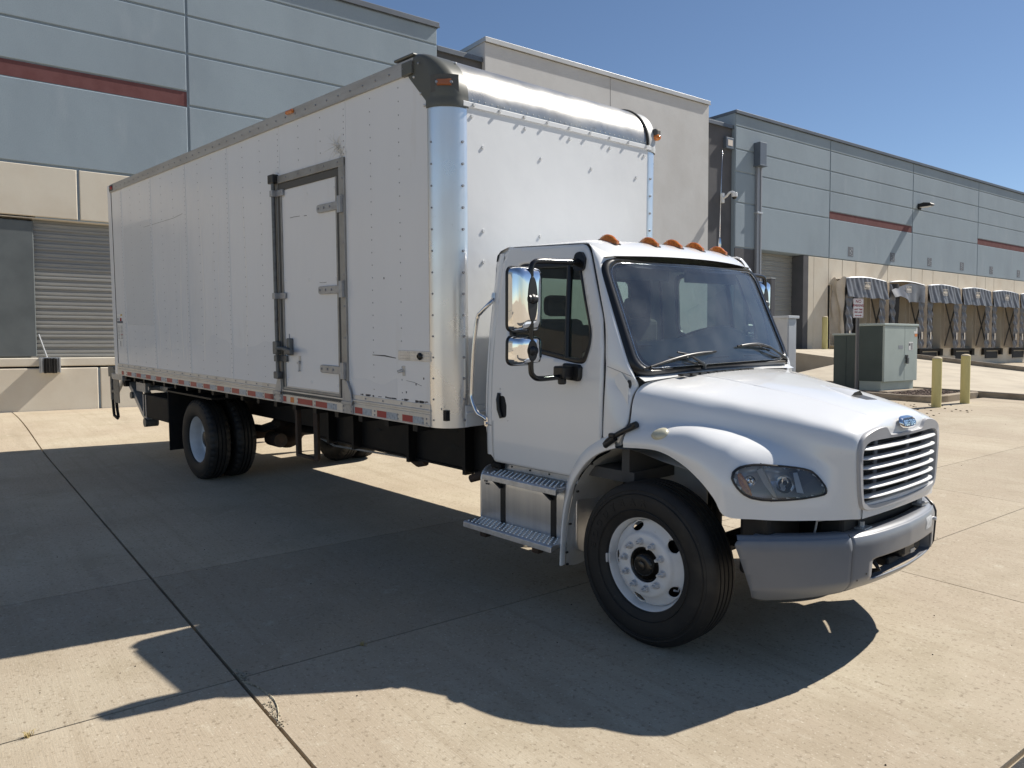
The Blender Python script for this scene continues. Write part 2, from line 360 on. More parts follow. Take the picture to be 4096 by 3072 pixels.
def patch(outline, holes, fn, res):
    """grid patch bounded by outline minus holes; boundary vertices are snapped on to the outlines; fn(u,v)->xyz"""
    O = np.asarray(outline, float); lo = O.min(0) - res; hi = O.max(0) + res
    nx = int((hi[0] - lo[0]) / res) + 2; ny = int((hi[1] - lo[1]) / res) + 2
    gx = lo[0] + np.arange(nx) * res; gy = lo[1] + np.arange(ny) * res
    cx, cy = np.meshgrid(gx[:-1] + res / 2, gy[:-1] + res / 2, indexing='ij')
    C = np.stack([cx.ravel(), cy.ravel()], 1); keep = inpoly(C, O)
    for h in holes: keep &= ~inpoly(C, h)
    keep = keep.reshape(nx - 1, ny - 1)
    G = np.stack(np.meshgrid(gx, gy, indexing='ij'), -1)
    segs = []
    for loop in [outline] + list(holes):
        L = np.asarray(loop, float); segs.append(np.stack([L, np.roll(L, -1, 0)], 1))
    segs = np.concatenate(segs)
    cnt = np.zeros((nx, ny), int)
    for di in (0, 1):
        for dj in (0, 1): cnt[di:nx - 1 + di, dj:ny - 1 + dj] += keep
    V = []; idx = -np.ones((nx, ny), int)
    A = segs[:, 0]; B = segs[:, 1]; AB = B - A; L2 = (AB ** 2).sum(1) + 1e-12
    for i in range(nx):
        for j in range(ny):
            if cnt[i, j] == 0: continue
            p = G[i, j]
            if cnt[i, j] < 4:
                t = np.clip(((p - A) * AB).sum(1) / L2, 0, 1); Q = A + AB * t[:, None]
                p = Q[((Q - p) ** 2).sum(1).argmin()]
            idx[i, j] = len(V); V.append(fn(p[0], p[1]))
    F = [(idx[i, j], idx[i + 1, j], idx[i + 1, j + 1], idx[i, j + 1]) for i in range(nx - 1) for j in range(ny - 1) if keep[i, j]]
    return MB().add(V, F)
def mirror_y(mb):
    m = MB(); m.v = [(x, -y, z) for x, y, z in mb.v]; m.f = [tuple(reversed(f)) for f in mb.f]; return m
def text_mesh(s, size, extrude, M, bold=0.0, align='CENTER', spacing=1.0):
    cu = bpy.data.curves.new('t', 'FONT'); cu.body = s; cu.size = size; cu.extrude = extrude; cu.align_x = align; cu.align_y = 'CENTER'
    cu.offset = bold; cu.space_character = spacing; cu.resolution_u = 3
    o = bpy.data.objects.new('t', cu); COL.objects.link(o)
    me = bpy.data.meshes.new_from_object(o.evaluated_get(bpy.context.evaluated_depsgraph_get()))
    mb = MB().add([M @ v.co for v in me.vertices], [tuple(p.vertices) for p in me.polygons])
    bpy.data.objects.remove(o); bpy.data.curves.remove(cu); bpy.data.meshes.remove(me); return mb
def frame_mat(o, xax, yax):
    x = Vector(xax).normalized(); y = Vector(yax).normalized(); z = x.cross(y)
    return Matrix(((x.x, y.x, z.x, o[0]), (x.y, y.y, z.y, o[1]), (x.z, y.z, z.z, o[2]), (0, 0, 0, 1)))

# ------------------------------------------------------------------ ground, slabs, ramp, kerbs
NP = M_TRUCK.to_3x3() @ Vector((0, 0, 1))
def sm(a, b, t):
    t = min(1, max(0, (t - a) / (b - a))); return t * t * (3 - 2 * t)
def gz(x, y):
    xx = x if x < 6 else 6 + (x - 6) * .1
    yy = min(y, 16) if y > -10 else -10
    z = -(NP.x * xx + NP.y * yy) / NP.z
    k = sm(-7.5, -13.3, x) * (1 - sm(1.5, 8, y))
    return z * (1 - k) + .44 * k
def sheet(xs, ys, dz=0):
    return MB().grid([[(x, y, gz(x, y) + dz) for y in ys] for x in xs])
def lin(a, b, step):
    n = max(1, int(round(abs(b - a) / step))); return [a + (b - a) * i / n for i in range(n + 1)]
gx = [-600, -200, -60] + lin(-30, 12, 2) + [20, 40, 90, 200, 600]
gy = [-600, -200, -60] + lin(-24, 30, 2) + [40, 60, 90, 200, 600]
ground = obj('ground', sheet(gx, gy, -.034), 'concrete', smooth=180, kind='structure')
def slab(x0, x1, y0, y1, g=.006, m_='concrete'):
    xs = lin(x0 + g, x1 - g, .8); ys = lin(y0 + g, y1 - g, .8)
    # a slightly ragged, hand-worn joint edge
    m = MB(); top = [[(x, y, gz(x, y)) for y in ys] for x in xs]; m.grid(top)
    ring = [(x, ys[0]) for x in xs] + [(xs[-1], y) for y in ys[1:]] + [(x, ys[-1]) for x in xs[::-1][1:]] + [(xs[0], y) for y in ys[::-1][1:-1]]
    n = len(ring)
    m.add([(x, y, gz(x, y)) for x, y in ring] + [(x, y, gz(x, y) - .05) for x, y in ring], [(i, (i + 1) % n, n + (i + 1) % n, n + i) for i in range(n)])
    return obj('slab', m, 'concrete_pale' if x1 < -1 else 'concrete', ground, smooth=30)
ylines = [-17.2, -12.4, -7.7, -3.03, 1.72]
for i in range(4):
    y0, y1 = ylines[i], ylines[i + 1]
    for x0, x1 in ((-13.69, -1.15), (-1.15, .94), (.94, 3.84)):
        slab(x0, x1, y0 + (.004 if abs(y0 + 3.03) < .1 else 0), y1 - (.004 if abs(y1 + 3.03) < .1 else 0))
for y0, y1 in ((1.72, 5.0), (5.0, 9.7), (9.7, 14.2)):
    for x0, x1 in ((-13.69, -5.2), (-5.2, .42), (.42, 2.0), (2.0, 3.84)): slab(x0, x1, y0, y1, .004)
for y0, y1 in ((14.2, 16.84),):
    for x0, x1 in ((-13.69, -9.6), (-3.2, .42), (.42, 2.0), (2.0, 3.84)): slab(x0, x1, y0, y1, .004)
asph = obj('asphalt', sheet(lin(3.86, 9.0, .8), lin(-17, 16.8, 1.2), -.004), 'asphalt', smooth=180, kind='structure')
# old filler and loose grit where two joints meet
m = MB(); pts = [(1.0, -3.02), (1.08, -2.985), (1.17, -2.965), (1.27, -2.955), (1.36, -2.965), (1.44, -2.985), (1.52, -3.015)]
P = resample(cr([(*p, 0) for p in pts], 5), 40)
V = []
for i, p in enumerate(P):
    wd = (.004 + .007 * random.random()) * (1 - abs(i / 20 - 1) * .5)
    V += [(p[0], p[1] - wd, gz(p[0], p[1]) + .002), (p[0], p[1], gz(p[0], p[1]) + .008), (p[0], p[1] + wd, gz(p[0], p[1]) + .002)]
m.add(V, [(3 * i + a, 3 * i + a + 1, 3 * i + a + 4, 3 * i + a + 3) for i in range(39) for a in (0, 1)])
for i in range(70):
    t = random.random(); x = 1.3 + .28 * t + random.gauss(0, .012); y = -2.985 - .035 * t + random.gauss(0, .014); r = random.uniform(.002, .007)
    m.ell((x, y, gz(x, y) + r * .4), r, r * random.uniform(.6, 1), r * .7, 6, 4)
for i in range(60):
    x = .92 + random.gauss(0, .05); y = -3.0 + random.gauss(0, .012); r = random.uniform(.003, .008); m.ell((x, y, gz(x, y) + r * .3), r, r, r * .6, 5, 3)
obj('crack_filler', m, 'crackfill', ground, smooth=40, kind='stuff')
# small pebbles and debris scattered over the yard
m = MB()
for i in range(110):
    x = random.uniform(-3, 3.8); y = random.uniform(-4.6, 12) if i % 2 else random.uniform(-4.6, 1)
    r = random.uniform(.002, .0055); m.ell((x, y, gz(x, y) + r * .5), r, r * random.uniform(.5, 1), r * .7, 6, 4)
for i in range(60):
    x = random.uniform(-4.5, -2); y = random.uniform(11.5, 14.2); r = random.uniform(.008, .022); m.ell((x, y, gz(x, y) + r * .3), r * 1.5, r, r * .5, 6, 4)
obj('pebbles', m, 'dirt', ground, smooth=180, kind='stuff')
def weed(x, y, h, n, label):
    m = MB()
    for i in range(n):
        a = random.random() * 6.28; l = h * random.uniform(.5, 1); p0 = Vector((x + random.gauss(0, .008), y + random.gauss(0, .008), gz(x, y) - .01))
        d = Vector((math.cos(a), math.sin(a), 0)) * l * random.uniform(.2, .7)
        m.tube([p0, p0 + d * .5 + Vector((0, 0, l * .7)), p0 + d + Vector((0, 0, l * random.uniform(.5, 1)))], [.0022, .0016, .0006], 4)
    tag(obj('weed', m, 'grass', smooth=180), label, 'weed', 'dry weeds in the pavement joints')
weed(.94, -4.02, .055, 16, 'tuft of dry grass growing in the sunlit pavement joint')
weed(.955, -2.28, .05, 14, 'small dry weed in the shaded pavement joint under the truck shadow')

def zr(x):   # drive-in ramp profile
    return max(1.61 - .113 * max(0, x + 12.5) if x > -12.5 else 1.61, gz(x, 20) + .02)
xs = lin(-13.68, 3.6, .6)
m = MB(); m.grid([[(x, y, zr(x)) for y in (21.5, 23.7, 25.95)] for x in xs])
ramp = obj('ramp', m, 'concrete_far', smooth=20, kind='structure')
m = MB(); m.grid([[(x, 17.0 + (21.5 - 17.0) * t, (gz(x, 17) + .14) * (1 - t) + zr(x) * t) for t in (0, .25, .5, .75, 1)] for x in lin(-9.3, 3.6, .6)])
obj('ramp_side_slope', m, 'concrete_far', ramp, smooth=20)
m = MB(); m.grid([[(x, 21.5, zr(x) - .001), (x, 21.5, gz(x, 20) - .05)] for x in lin(-13.68, -9.3, .6)]); m.add([(-9.3, 17, gz(-9.3, 17) - .05), (-9.3, 17, gz(-9.3, 17) + .14), (-9.3, 21.5, zr(-9.3)), (-9.3, 21.5, gz(-9.3, 20) - .05)], [(0, 1, 2, 3)])
obj('retaining_wall', m, 'concrete_far', ramp)
def kerb_run(name, path, wd, zf, hgt, parent=None, kind='structure'):
    m = MB(); k = len(path); V = []
    for i, (x, y) in enumerate(path):
        a = Vector(path[max(0, i - 1)]); b = Vector(path[min(k - 1, i + 1)]); d = (b - a).normalized(); n = Vector((-d.y, d.x))
        for s, dz in ((0, -.1), (0, hgt - .02), (.02, hgt), (wd - .02, hgt), (wd, hgt - .02), (wd, -.1)):
            V.append((x + n.x * s, y + n.y * s, zf(x, y) + dz))
    F = [(6 * i + j, 6 * i + j + 1, 6 * i + 7 + j, 6 * i + 6 + j) for i in range(k - 1) for j in range(5)]
    F += [tuple(range(6)), tuple(range(6 * k - 1, 6 * k - 7, -1))]
    o = obj(name, m.add(V, F), 'kerb', parent)
    if kind: o['kind'] = kind
    return o
kerb_run('kerb', [(x, 16.85) for x in lin(-9.3, 3.6, 1.2)], .15, gz, .15)
kerb_run('kerb', [(x, 25.95) for x in lin(-12.9, 3.6, .8)], .15, lambda x, y: zr(x), .16)
kerb_run('kerb', [(-12.9, y) for y in lin(26.2, 27.9, .4)][::-1], .6, lambda x, y: 1.6, .15)
# planted island with gravel round the electrical cabinets
ix0, ix1, iy0, iy1 = -9.55, -3.35, 14.3, 16.82
isl = rounded([(ix0, iy0), (ix1, iy0), (ix1, iy1), (ix0, iy1)], [.5, .9, 0, 0], 8)
path = [(ix0, iy1 - .01)] + [p for p in isl if p[1] < iy1 - .001] + [(ix1, iy1 - .01)]
path = [tuple(p) for p in resample(path, 40)]
kerb_run('island_kerb', path, .16, gz, .14)
m = MB().add([(x, y, gz(x, y) + .085) for x, y in isl], [tuple(range(len(isl)))])
isl_o = obj('gravel_bed', m, 'dirt'); isl_o['kind'] = 'structure'
m = MB()
for i in range(1500):
    x = random.uniform(ix0 + .2, ix1 - .2) if i % 2 else random.uniform(-5.2, ix1 - .2); y = random.uniform(iy0 + .2, iy1)
    if x > ix1 - .6 and y < iy0 + .6: continue
    r = random.uniform(.012, .03); m.ell((x, y, gz(x, y) + .088 + r * .3), r * 1.2, r, r * .75, 5, 3)
g_o = obj('gravel', m, 'gravel', kind='stuff')

# ------------------------------------------------------------------ warehouse
XF = -13.70
wh = empty('warehouse', (XF, 13.0, gz(XF, 13)))
tag(wh, 'long grey and beige tilt-up concrete warehouse with maroon bands behind the truck', 'warehouse')
WI = Matrix.Translation(-wh.location)
def wobj(name, mb, m, **k):
    mb.v = [(x - wh.location.x, y - wh.location.y, z - wh.location.z) for x, y, z in mb.v]
    return obj(name, mb, m, wh, **k)
def panel(y0, y1, z0, z1, m, xf=XF, ch=.014, dep=.034, g=.024, name='wall_panel'):
    y0 += g; y1 -= g; z0 += g; z1 -= g
    # gridded front so that the slight unevenness of a cast panel catches the raking light
    mb = MB(); V = []
    loop = lambda x, c: [(x, y0 + c, z0 + c), (x, y1 - c, z0 + c), (x, y1 - c, z1 - c), (x, y0 + c, z1 - c)]
    mb.add(loop(xf - dep, 0) + loop(xf - ch, 0) + loop(xf, ch), [(0, 1, 5, 4), (1, 2, 6, 5), (2, 3, 7, 6), (3, 0, 4, 7), (4, 5, 9, 8), (5, 6, 10, 9), (6, 7, 11, 10), (7, 4, 8, 11), (8, 9, 10, 11)])
    return wobj(name, mb, m)
def core(name, boxes, m):
    mb = MB()
    for b in boxes: mb.box(*b)
    return wobj(name, mb, m)
XR = XF - .034      # reveal plane behind the panels
XB = XF - 26
# left building block: core walls behind the panels, open at the dock door
core('wall', [(XB, XR, -26, -2.50, 5.55, 10.72), (XB, XR, -2.50, 7.28, 4.47, 10.72), (XB, XR, -26, -9, -.4, 5.55), (XB, XR, 1.55, 7.28, -.4, 4.47), (XB, XR, -9, 1.55, -.4, 1.33), (XB, XF - .4, -9, -2.62, 1.5, 5.6)], 'blue')
core('wall', [(XB, XR, 8.92, 19.00, -.4, 10.70)], 'mid')
core('wall', [(XB, XF - .17, 7.285, 8.915, -.4, 10.12), (XB, XF - .17, 19.005, 20.58, -.4, 10.10)], 'dark')
core('wall', [(XB, XR, 20.60, 80, 5.58, 10.70), (XB, XR, 20.60, 22.26, -.4, 5.58)], 'blue')
core('wall', [(XB, XR, 25.95, 80, 4.4, 5.56), (XB, XR, 25.95, 27.3, -.4, 4.4)], 'sand')
core('wall', [(XB, XF - 1.2, 22.2, 26, -.4, 5.6)], 'dark')
for y0, y1 in ((-26, -14.2), (-14.2, -6.8)):
    for z0, z1 in ((5.57, 7.31), (7.31, 8.48), (8.48, 9.34), (9.34, 10.18), (10.18, 10.7)): panel(y0, y1, z0, z1, 'blue')
    panel(y0, y1, 1.36, 5.57, 'sand')
    panel(y0, y1, -.2, 1.36, 'sand')
for z0, z1 in ((5.57, 7.29), (7.62, 8.48), (8.48, 9.34), (9.34, 10.18), (10.18, 10.66)): panel(-6.8, .58, z0, z1, 'blue')
for z0, z1 in ((5.57, 7.31), (7.31, 8.48), (8.48, 9.34), (9.34, 10.18), (10.18, 10.66)): panel(.58, 7.29, z0, z1, 'blue')
wobj('maroon_band', MB().box(XR - .002, XR + .012, -6.78, .56, 7.29, 7.62), 'red')
for y0, y1 in ((-6.8, -1.70), (-1.70, 2.4), (2.4, 7.29)): panel(y0, y1, 4.47, 5.57, 'sand')
panel(1.55, 7.29, 1.36, 4.47, 'sand', g=.01)
for y0, y1 in ((-6.8, -1.40), (-1.40, 2.4), (2.4, 7.29)): panel(y0, y1, -.2, 1.36, 'sand')
wobj('door_sill', MB().box(XF - .45, XF - .012, -9, 1.55, 1.375, 1.555), 'sand', bevel=.02)
wobj('lintel', MB().box(XF - .4, XF - .036, -6.8, 1.55, 4.452, 4.47), 'sand')
panel(-6.8, -2.54, 1.575, 4.40, 'door_leaf', xf=XF - .06, g=.004, dep=.10, name='door_jamb_panel')
# rolling dock door of ribbed slats
def slat_mesh(y0, y1, h=.205):
    prof = [(0, 0), (-.004, .012), (.022, .020), (.022, .060), (.004, .072), (.004, .098), (.018, .106), (.018, .150), (-.006, .162), (-.006, h - .004), (0, h)]
    m = MB(); V = [(x, y0, z) for x, z in prof] + [(x, y1, z) for x, z in prof]; n = len(prof)
    return m.add(V, [(i, i + 1, n + i + 1, n + i) for i in range(n - 1)])
def roll_door(x, y0, y1, z0, z1):
    first = None; z = z0
    while z < z1:
        if first is None:
            first = obj('door_slat', slat_mesh(y0, y1), 'rollup', wh, loc=(x - wh.location.x, -wh.location.y, z - wh.location.z))
        else: dup(first, wh, (x - wh.location.x, -wh.location.y, z - wh.location.z))
        z += .205
roll_door(XF - .22, -2.54, 1.55, 1.56, 4.5)
wobj('door_track', MB().cyl((XF - .15, -2.50, 2.05), (XF - .13, -2.36, 1.56), .018, n=8), 'galv', smooth=40)
# dock bumper of laminated rubber between steel angles
wobj('bumper_plate', MB().box(XF - .03, XF + .035, -2.52, -2.13, 1.24, 1.56), 'galv', bevel=.006)
mb = MB()
for i in range(15):
    y = -2.44 + i * .0152; mb.box(XF + .035, XF + .17 + random.uniform(-.012, .012), y, y + .0145, 1.235 + random.uniform(-.006, .006), 1.545 + random.uniform(-.006, .006))
wobj('rubber_bumper', mb, 'rubberbumper', kind='stuff')
mb = MB()
for y in (-2.49, -2.155):
    mb.box(XF + .03, XF + .15, y - .012, y + .012, 1.245, 1.55)
    for z in (1.30, 1.50): mb.cyl((XF + .03, y, z), (XF + .06, y, z), .016, n=6)
wobj('bumper_angle', mb, 'galv')
# parapet copings
def coping(y0, y1, z0, z1, m, xf=XF + .055, xb=None):
    wobj('coping', MB().box(XB if xb is None else xb, xf, y0, y1, z0, z1), m, bevel=.008)
    wobj('coping_drip', MB().box(xf - .01, xf + .018, y0, y1, z0 - .012, z0 + .022), m)
coping(-26, 7.33, 10.665, 10.80, 'coping'); coping(7.335, 8.885, 10.10, 10.235, 'coping', XF - .09)
coping(8.89, 19.04, 10.665, 10.80, 'coping_l'); coping(19.045, 20.64, 10.085, 10.215, 'coping', XF - .09); coping(20.57, 80, 10.665, 10.78, 'coping')
# central warm grey wall
panel(8.90, 13.97, .2, 10.66, 'mid', g=.008, ch=.01); panel(13.97, 19.02, .2, 10.66, 'mid', g=.008, ch=.01)
# right block
vb = [20.60, 27.16, 34.50, 41.80, 49.1, 56.4, 63.7, 71, 78.3]
for i in range(8):
    y0, y1 = vb[i], vb[i + 1]; red = i in (1, 3, 5, 7)
    rows = [(10.18, 10.66), (9.32, 10.18), (8.46, 9.32), ((7.60 if red else 7.29), 8.46), (5.57, 7.29)]
    for z0, z1 in rows: panel(y0, y1, z0, z1, 'blue')
    if red: wobj('maroon_band', MB().box(XR - .002, XR + .012, y0 + .03, y1 - .03, 7.29, 7.60), 'red')
sj = [26.0, 27.14, 28.24, 29.37, 32.19, 34.48, 35.59, 36.73, 39.53, 41.81, 42.9, 44.0, 46.8, 49.1, 50.2, 51.3, 54.1, 56.4, 60, 63.7, 68, 73, 78]
for a, b in zip(sj[:-1], sj[1:]):
    if a > 26.5: panel(a, b, 4.4, 5.57, 'sand', g=.016)
panel(26.0, 27.14, .1, 5.57, 'sand', g=.012)
# dock pit wall with door openings behind the shelters
D0 = [27.42 + 3.70 * i for i in range(10)]
mb = MB()
mb.box(XB, XR, 27.3, 80, -.4, 1.62)
for i, y in enumerate(D0):
    mb.box(XB, XR, y - .30 if i else 27.14, y + .42, 1.62, 4.4)
    mb.box(XB, XR, y + 2.95, y + 3.46, 1.62, 4.4)
wobj('dock_wall', mb, 'sand')
mb = MB()
for y in D0: mb.box(XF - .6, XF - .5, y + .40, y + 2.97, 1.62, 4.42)
for k, y in enumerate(D0[:7]):
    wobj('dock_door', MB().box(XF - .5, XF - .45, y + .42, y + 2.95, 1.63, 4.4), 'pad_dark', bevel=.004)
    wobj('dock_leveller', MB().box(XF - .04, XF + .10, y + .55, y + 2.8, 1.46, 1.60), 'blackmat')
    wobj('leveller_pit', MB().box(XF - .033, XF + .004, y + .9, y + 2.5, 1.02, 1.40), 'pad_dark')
    wobj('dock_rubber', MB().box(XF - .01, XF + .12, y + .42, y + .72, 1.22, 1.58), 'rubberbumper')
    wobj('dock_rubber', MB().box(XF - .01, XF + .12, y + 2.62, y + 2.92, 1.22, 1.58), 'rubberbumper')
for i in range(8):
    a = 27.3 + 1.85 * i; panel(a, a + 1.85, .2, 1.2, 'sand', g=.01, dep=.03)
# drive-in door: deep reveal, slatted door
roll_door(XF - .55, 22.30, 25.22, 1.60, 5.5)
core('door_reveal', [(XF - .6, XR, 20.62, 22.30, 1.0, 5.55)], 'blue')
core('door_reveal', [(XF - .6, XF - .002, 25.23, 25.60, 1.0, 5.56)], 'dark')
core('door_reveal', [(XF - .6, XF - .004, 25.60, 26.0, 1.0, 5.56)], 'sand')
wobj('wall_base', MB().box(XR, XF - .003, 20.62, 22.29, .2, 5.55), 'dark')
# leader head and downspout
wobj('leader_head', MB().box(XF - .02, XF + .30, 21.74, 22.16, 8.82, 9.70), 'headerbox', bevel=.012)
wobj('leader_lip', MB().box(XF - .02, XF + .325, 21.72, 22.18, 8.78, 8.83), 'headerbox', bevel=.006)
mb = MB().box(XF + .005, XF + .12, 21.84, 22.14, 1.8, 8.78); mb.box(XF + .12, XF + .15, 22.02, 22.05, 1.8, 8.78)
wobj('downspout', mb, 'pipe', bevel=.008)
wobj('downspout_band', MB().box(XF - .01, XF + .155, 21.81, 22.17, 6.96, 7.03), 'galv', bevel=.004)
# dark box light high in the recess
mb = MB().box(XF - .18, XF - .02, 20.08, 20.52, 9.28, 9.69)
wobj('recess_box', mb, 'headerbox', bevel=.01)
wobj('recess_glass', MB().box(XF - .02, XF - .012, 20.17, 20.45, 9.38, 9.60), 'lamptan')
# stencilled dock number plates, weathered past reading
for k, yc in enumerate((28.9, 32.6, 36.32, 39.95, 43.6, 47.35)):
    wobj('number_plate', MB().box(XF - .002, XF + .006, yc - .22, yc + .22, 5.76, 6.18), 'inkgrey')
    mb = MB(); rr = random.Random(k)
    for j in range(9):
        z = 5.80 + j * .04; y = yc + rr.uniform(-.14, .1); mb.box(XF + .007, XF + .010, y, y + rr.uniform(.03, .10), z, z + rr.uniform(.015, .035))
    wobj('number_marks', mb, 'inkpale', kind='stuff')
# wall-mounted fittings
lamp = empty('wall_lamp', (XF, 35.1, 8.62)); tag(lamp, 'dark wedge-shaped wall lamp casting a long shadow on the grey wall', 'wall lamp')
mb = MB().prism([(0, -.06), (.1, .12), (.30, .16), (.62, .10), (.70, .02), (.62, -.02), (.1, -.05)], lambda u, v, d: (u, d, v), -.19, .19)
obj('lamp_housing', mb, 'black', lamp, bevel=.015)
obj('lamp_glass', MB().box(.12, .62, -.16, .16, -.06, -.048), 'paper', lamp)
obj('lamp_bracket', MB().box(0, .06, -.12, .12, -.14, .14), 'blackmat', lamp)
cc = empty('security_camera', (XF - .17, 20.0, 7.42)); tag(cc, 'small white security camera on an arm in the dark wall recess', 'security camera')
obj('mount_plate', MB().box(0, .10, -.07, .07, -.22, .16), 'camwhite', cc, bevel=.02)
obj('camera_arm', MB().tube([(.08, 0, -.05), (.25, 0, .02), (.36, 0, .12), (.46, .06, .14), (.52, .1, .10)], .045, 10), 'camwhite', cc, smooth=60)
mb = MB().cyl((.52, .1, .10), (.52, .1, -.05), .11, n=16); obj('camera_body', mb, 'camwhite', cc, smooth=40, bevel=.01)
obj('camera_dome', MB().ell((.52, .1, -.05), .09, .09, -.09, 14, 6, True), 'cctvdark', cc, smooth=180)

# dock shelters: canvas box, vinyl curtains, head curtain
shel_lab = ['first dock shelter with its wide beige side canvas showing, behind the no parking sign', 'second dock shelter whose black head curtain is torn and hanging open',
            'intact dock shelter just right of the torn one, its opening showing crossed braces', 'fourth dock shelter from the left, behind the pair of yellow bollards',
            'fifth dock shelter from the left, last one wholly visible', 'sixth dock shelter, cut off by the right edge of the photo', 'seventh dock shelter, farthest along the wall']
PR = .66
def cloth(fn, nu, nv):
    return MB().grid([[fn(i / nu, j / nv) for j in range(nv + 1)] for i in range(nu + 1)])
for k in range(6):
    y = D0[k]; rr = random.Random(100 + k); yl, yr, zb, zt = y - .02, y + 3.30, 1.63, 4.66
    s = empty('dock_shelter', (XF, y + 1.65, 1.63)); tag(s, shel_lab[k], 'dock shelter', 'dock shelters along the warehouse wall')
    def so_(name, mb, m, **kw):
        mb.v = [(a - XF, b - (y + 1.65), c_ - 1.63) for a, b, c_ in mb.v]; return obj(name, mb, m, s, **kw)
    wob = lambda u, v, sd: .035 * math.sin(7 * v + sd + 3 * u) * math.sin(3.1 * u * math.pi) + .02 * math.sin(17 * v + 9 * u + sd)
    if k == 0:
        side = cloth(lambda u, v: (XF + PR * u * (1 - .06 * math.sin(3 * v)), yl - .03 + wob(u, v, k) * 1.6 - .05 * math.sin(6 * u + 5 * v), zb + (zt - zb) * v - .05 * u * (1 - v) + .09 * math.sin(u * 9) * v ** 8), 24, 30)
        so_('side_canvas', side, 'canvas', smooth=180)
    else:
        so_('side_canvas', cloth(lambda u, v: (XF + PR * u, yl - .01 + wob(u, v, k) * .4, zb + (zt - zb) * v), 8, 14), 'canvas', smooth=180)
    so_('side_canvas', cloth(lambda u, v: (XF + PR * u, yr + .01 + wob(u, v, k) * .3, zb + (zt - zb) * v), 6, 10), 'canvas', smooth=180)
    so_('roof_canvas', cloth(lambda u, v: (XF + PR * u, yl + (yr - yl) * v, zt + .10 * math.sin(math.pi * v) * (.4 + .6 * u) + .012 * math.sin(20 * v)), 5, 12), 'canvas', smooth=180)
    so_('head_trim', MB().tube([(XF + PR, yl + (yr - yl) * t / 10, zt + .10 * math.sin(math.pi * t / 10) + .01) for t in range(11)], .035, 6), 'galv', smooth=60)
    for (a, b, sd) in ((yl, yl + .52, 1), (yr - .50, yr, 2)):
        so_('side_pad', cloth(lambda u, v: (XF + PR + .03 * abs(math.sin(8 * math.pi * v)) + .03 * math.sin(9 * u + 31 * v + sd), a + (b - a) * u + .05 * math.sin(2.2 * v + sd + k) * (1 - v), zb - .02 + (zt - zb - .05) * v), 8, 48), 'vinyl', smooth=180)
        so_('pad_marker', MB().box(XF + PR + .062, XF + PR + .068, (a + b) / 2 - .05, (a + b) / 2 + .05, zb + .42, zb + .78), 'tan_label')
    # frame posts and X braces seen inside
    so_('frame_post', MB().box(XF + PR - .08, XF + PR - .03, yl + .04, yl + .10, zb, zt), 'lockrod')
    mb = MB()
    for (p, q) in (((XF + .05, zb + .1), (XF + PR - .1, zt - .75)), ((XF + PR - .1, zb + .1), (XF + .05, zt - .75))):
        mb.tube([(p[0], yr - .06, p[1]), (q[0], yr - .06, q[1])], .03, 4)
    so_('cross_brace', mb, 'lockrod')
    if k != 1:
        flare = lambda v: .06 * (1 - v)
        hc = cloth(lambda u, v: (XF + PR + .05 + .035 * math.sin(26 * u + k) * (1 - v) + .10 * (1 - v) ** 1.5 + .015 * math.sin(60 * u + 5 * v),
                                 yl - .02 - flare(v) + (yr - yl + .04 + 2 * flare(v)) * u, zt - .80 * (1 - v) + .10 * math.sin(math.pi * u) * v + .02 * math.sin(19 * u + k) * (1 - v)), 60, 14)
        so_('head_curtain', hc, 'vinyl', smooth=180)
    else:
        def torn(u, v):
            drop = .8 if u > .42 else .35 + .45 * max(0, (u - .1) / .32) ** 2
            return (XF + PR + .05 + .04 * math.sin(22 * u) * (1 - v) + .18 * (1 - v) * (1 - sm(.3, .7, u)), yl + .1 + (yr - yl - .08) * u, zt - .04 - (.55 * max(0, .55 - u)) * 1.0 - drop * (1 - v) + .08 * math.sin(math.pi * u) * v)
        so_('head_curtain', cloth(torn, 50, 12), 'vinyl', smooth=180)
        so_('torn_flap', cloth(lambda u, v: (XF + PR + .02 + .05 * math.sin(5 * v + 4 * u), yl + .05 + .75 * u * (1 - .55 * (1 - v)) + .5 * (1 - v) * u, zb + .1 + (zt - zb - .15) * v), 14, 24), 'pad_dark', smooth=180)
    # pale label on the head curtain
    yc = y + 1.50; zc = zt - .26
    mb = MB()
    for (a, b, c_, d_) in ((-.24, .24, .13, .15), (-.24, .24, -.15, -.13), (-.24, -.225, -.13, .13), (.225, .24, -.13, .13), (-.20, .20, -.05, .0), (-.15, .2, -.09, -.07)):
        mb.box(XF + PR + .15, XF + PR + .156, yc + a, yc + b, zc + c_, zc + d_)
    for j in range(7): mb.box(XF + PR + .15, XF + PR + .156, yc - .17 + j * .05, yc - .145 + j * .05, zc, zc + .05 + .03 * (j % 3))
    so_('curtain_label', mb, 'tan_label')

# yard furniture
def bollard(x, y, h, label, group, r=.10, z0=None):
    z0 = gz(x, y) if z0 is None else z0
    b = empty('bollard', (x, y, z0)); tag(b, label, 'bollard', group)
    obj('post', MB().cyl((0, 0, -.05), (0, 0, h), r, n=28), 'yellow', b, smooth=40)
    obj('cap', MB().ell((0, 0, h), r * 1.02, r * 1.02, .045, 24, 5, True), 'bollardtop', b, smooth=180)
bollard(-2.9, 13.57, 1.08, 'nearer yellow bollard, left of the pair beside the green cabinet', 'yellow bollards')
bollard(-2.86, 14.89, 1.10, 'farther yellow bollard, right of the pair beside the green cabinet', 'yellow bollards')
bollard(-12.75, 25.35, 1.35, 'pale yellow bollard beside the drive-in door of the warehouse', 'yellow bollards', .11, 1.58)
tz = gz(-4.85, 15.0)
tf = empty('electrical_cabinet', (-5.2, 15.9, tz)); tag(tf, 'tall grey-green steel switchgear cabinet on a concrete pad behind the bollards', 'electrical cabinet')
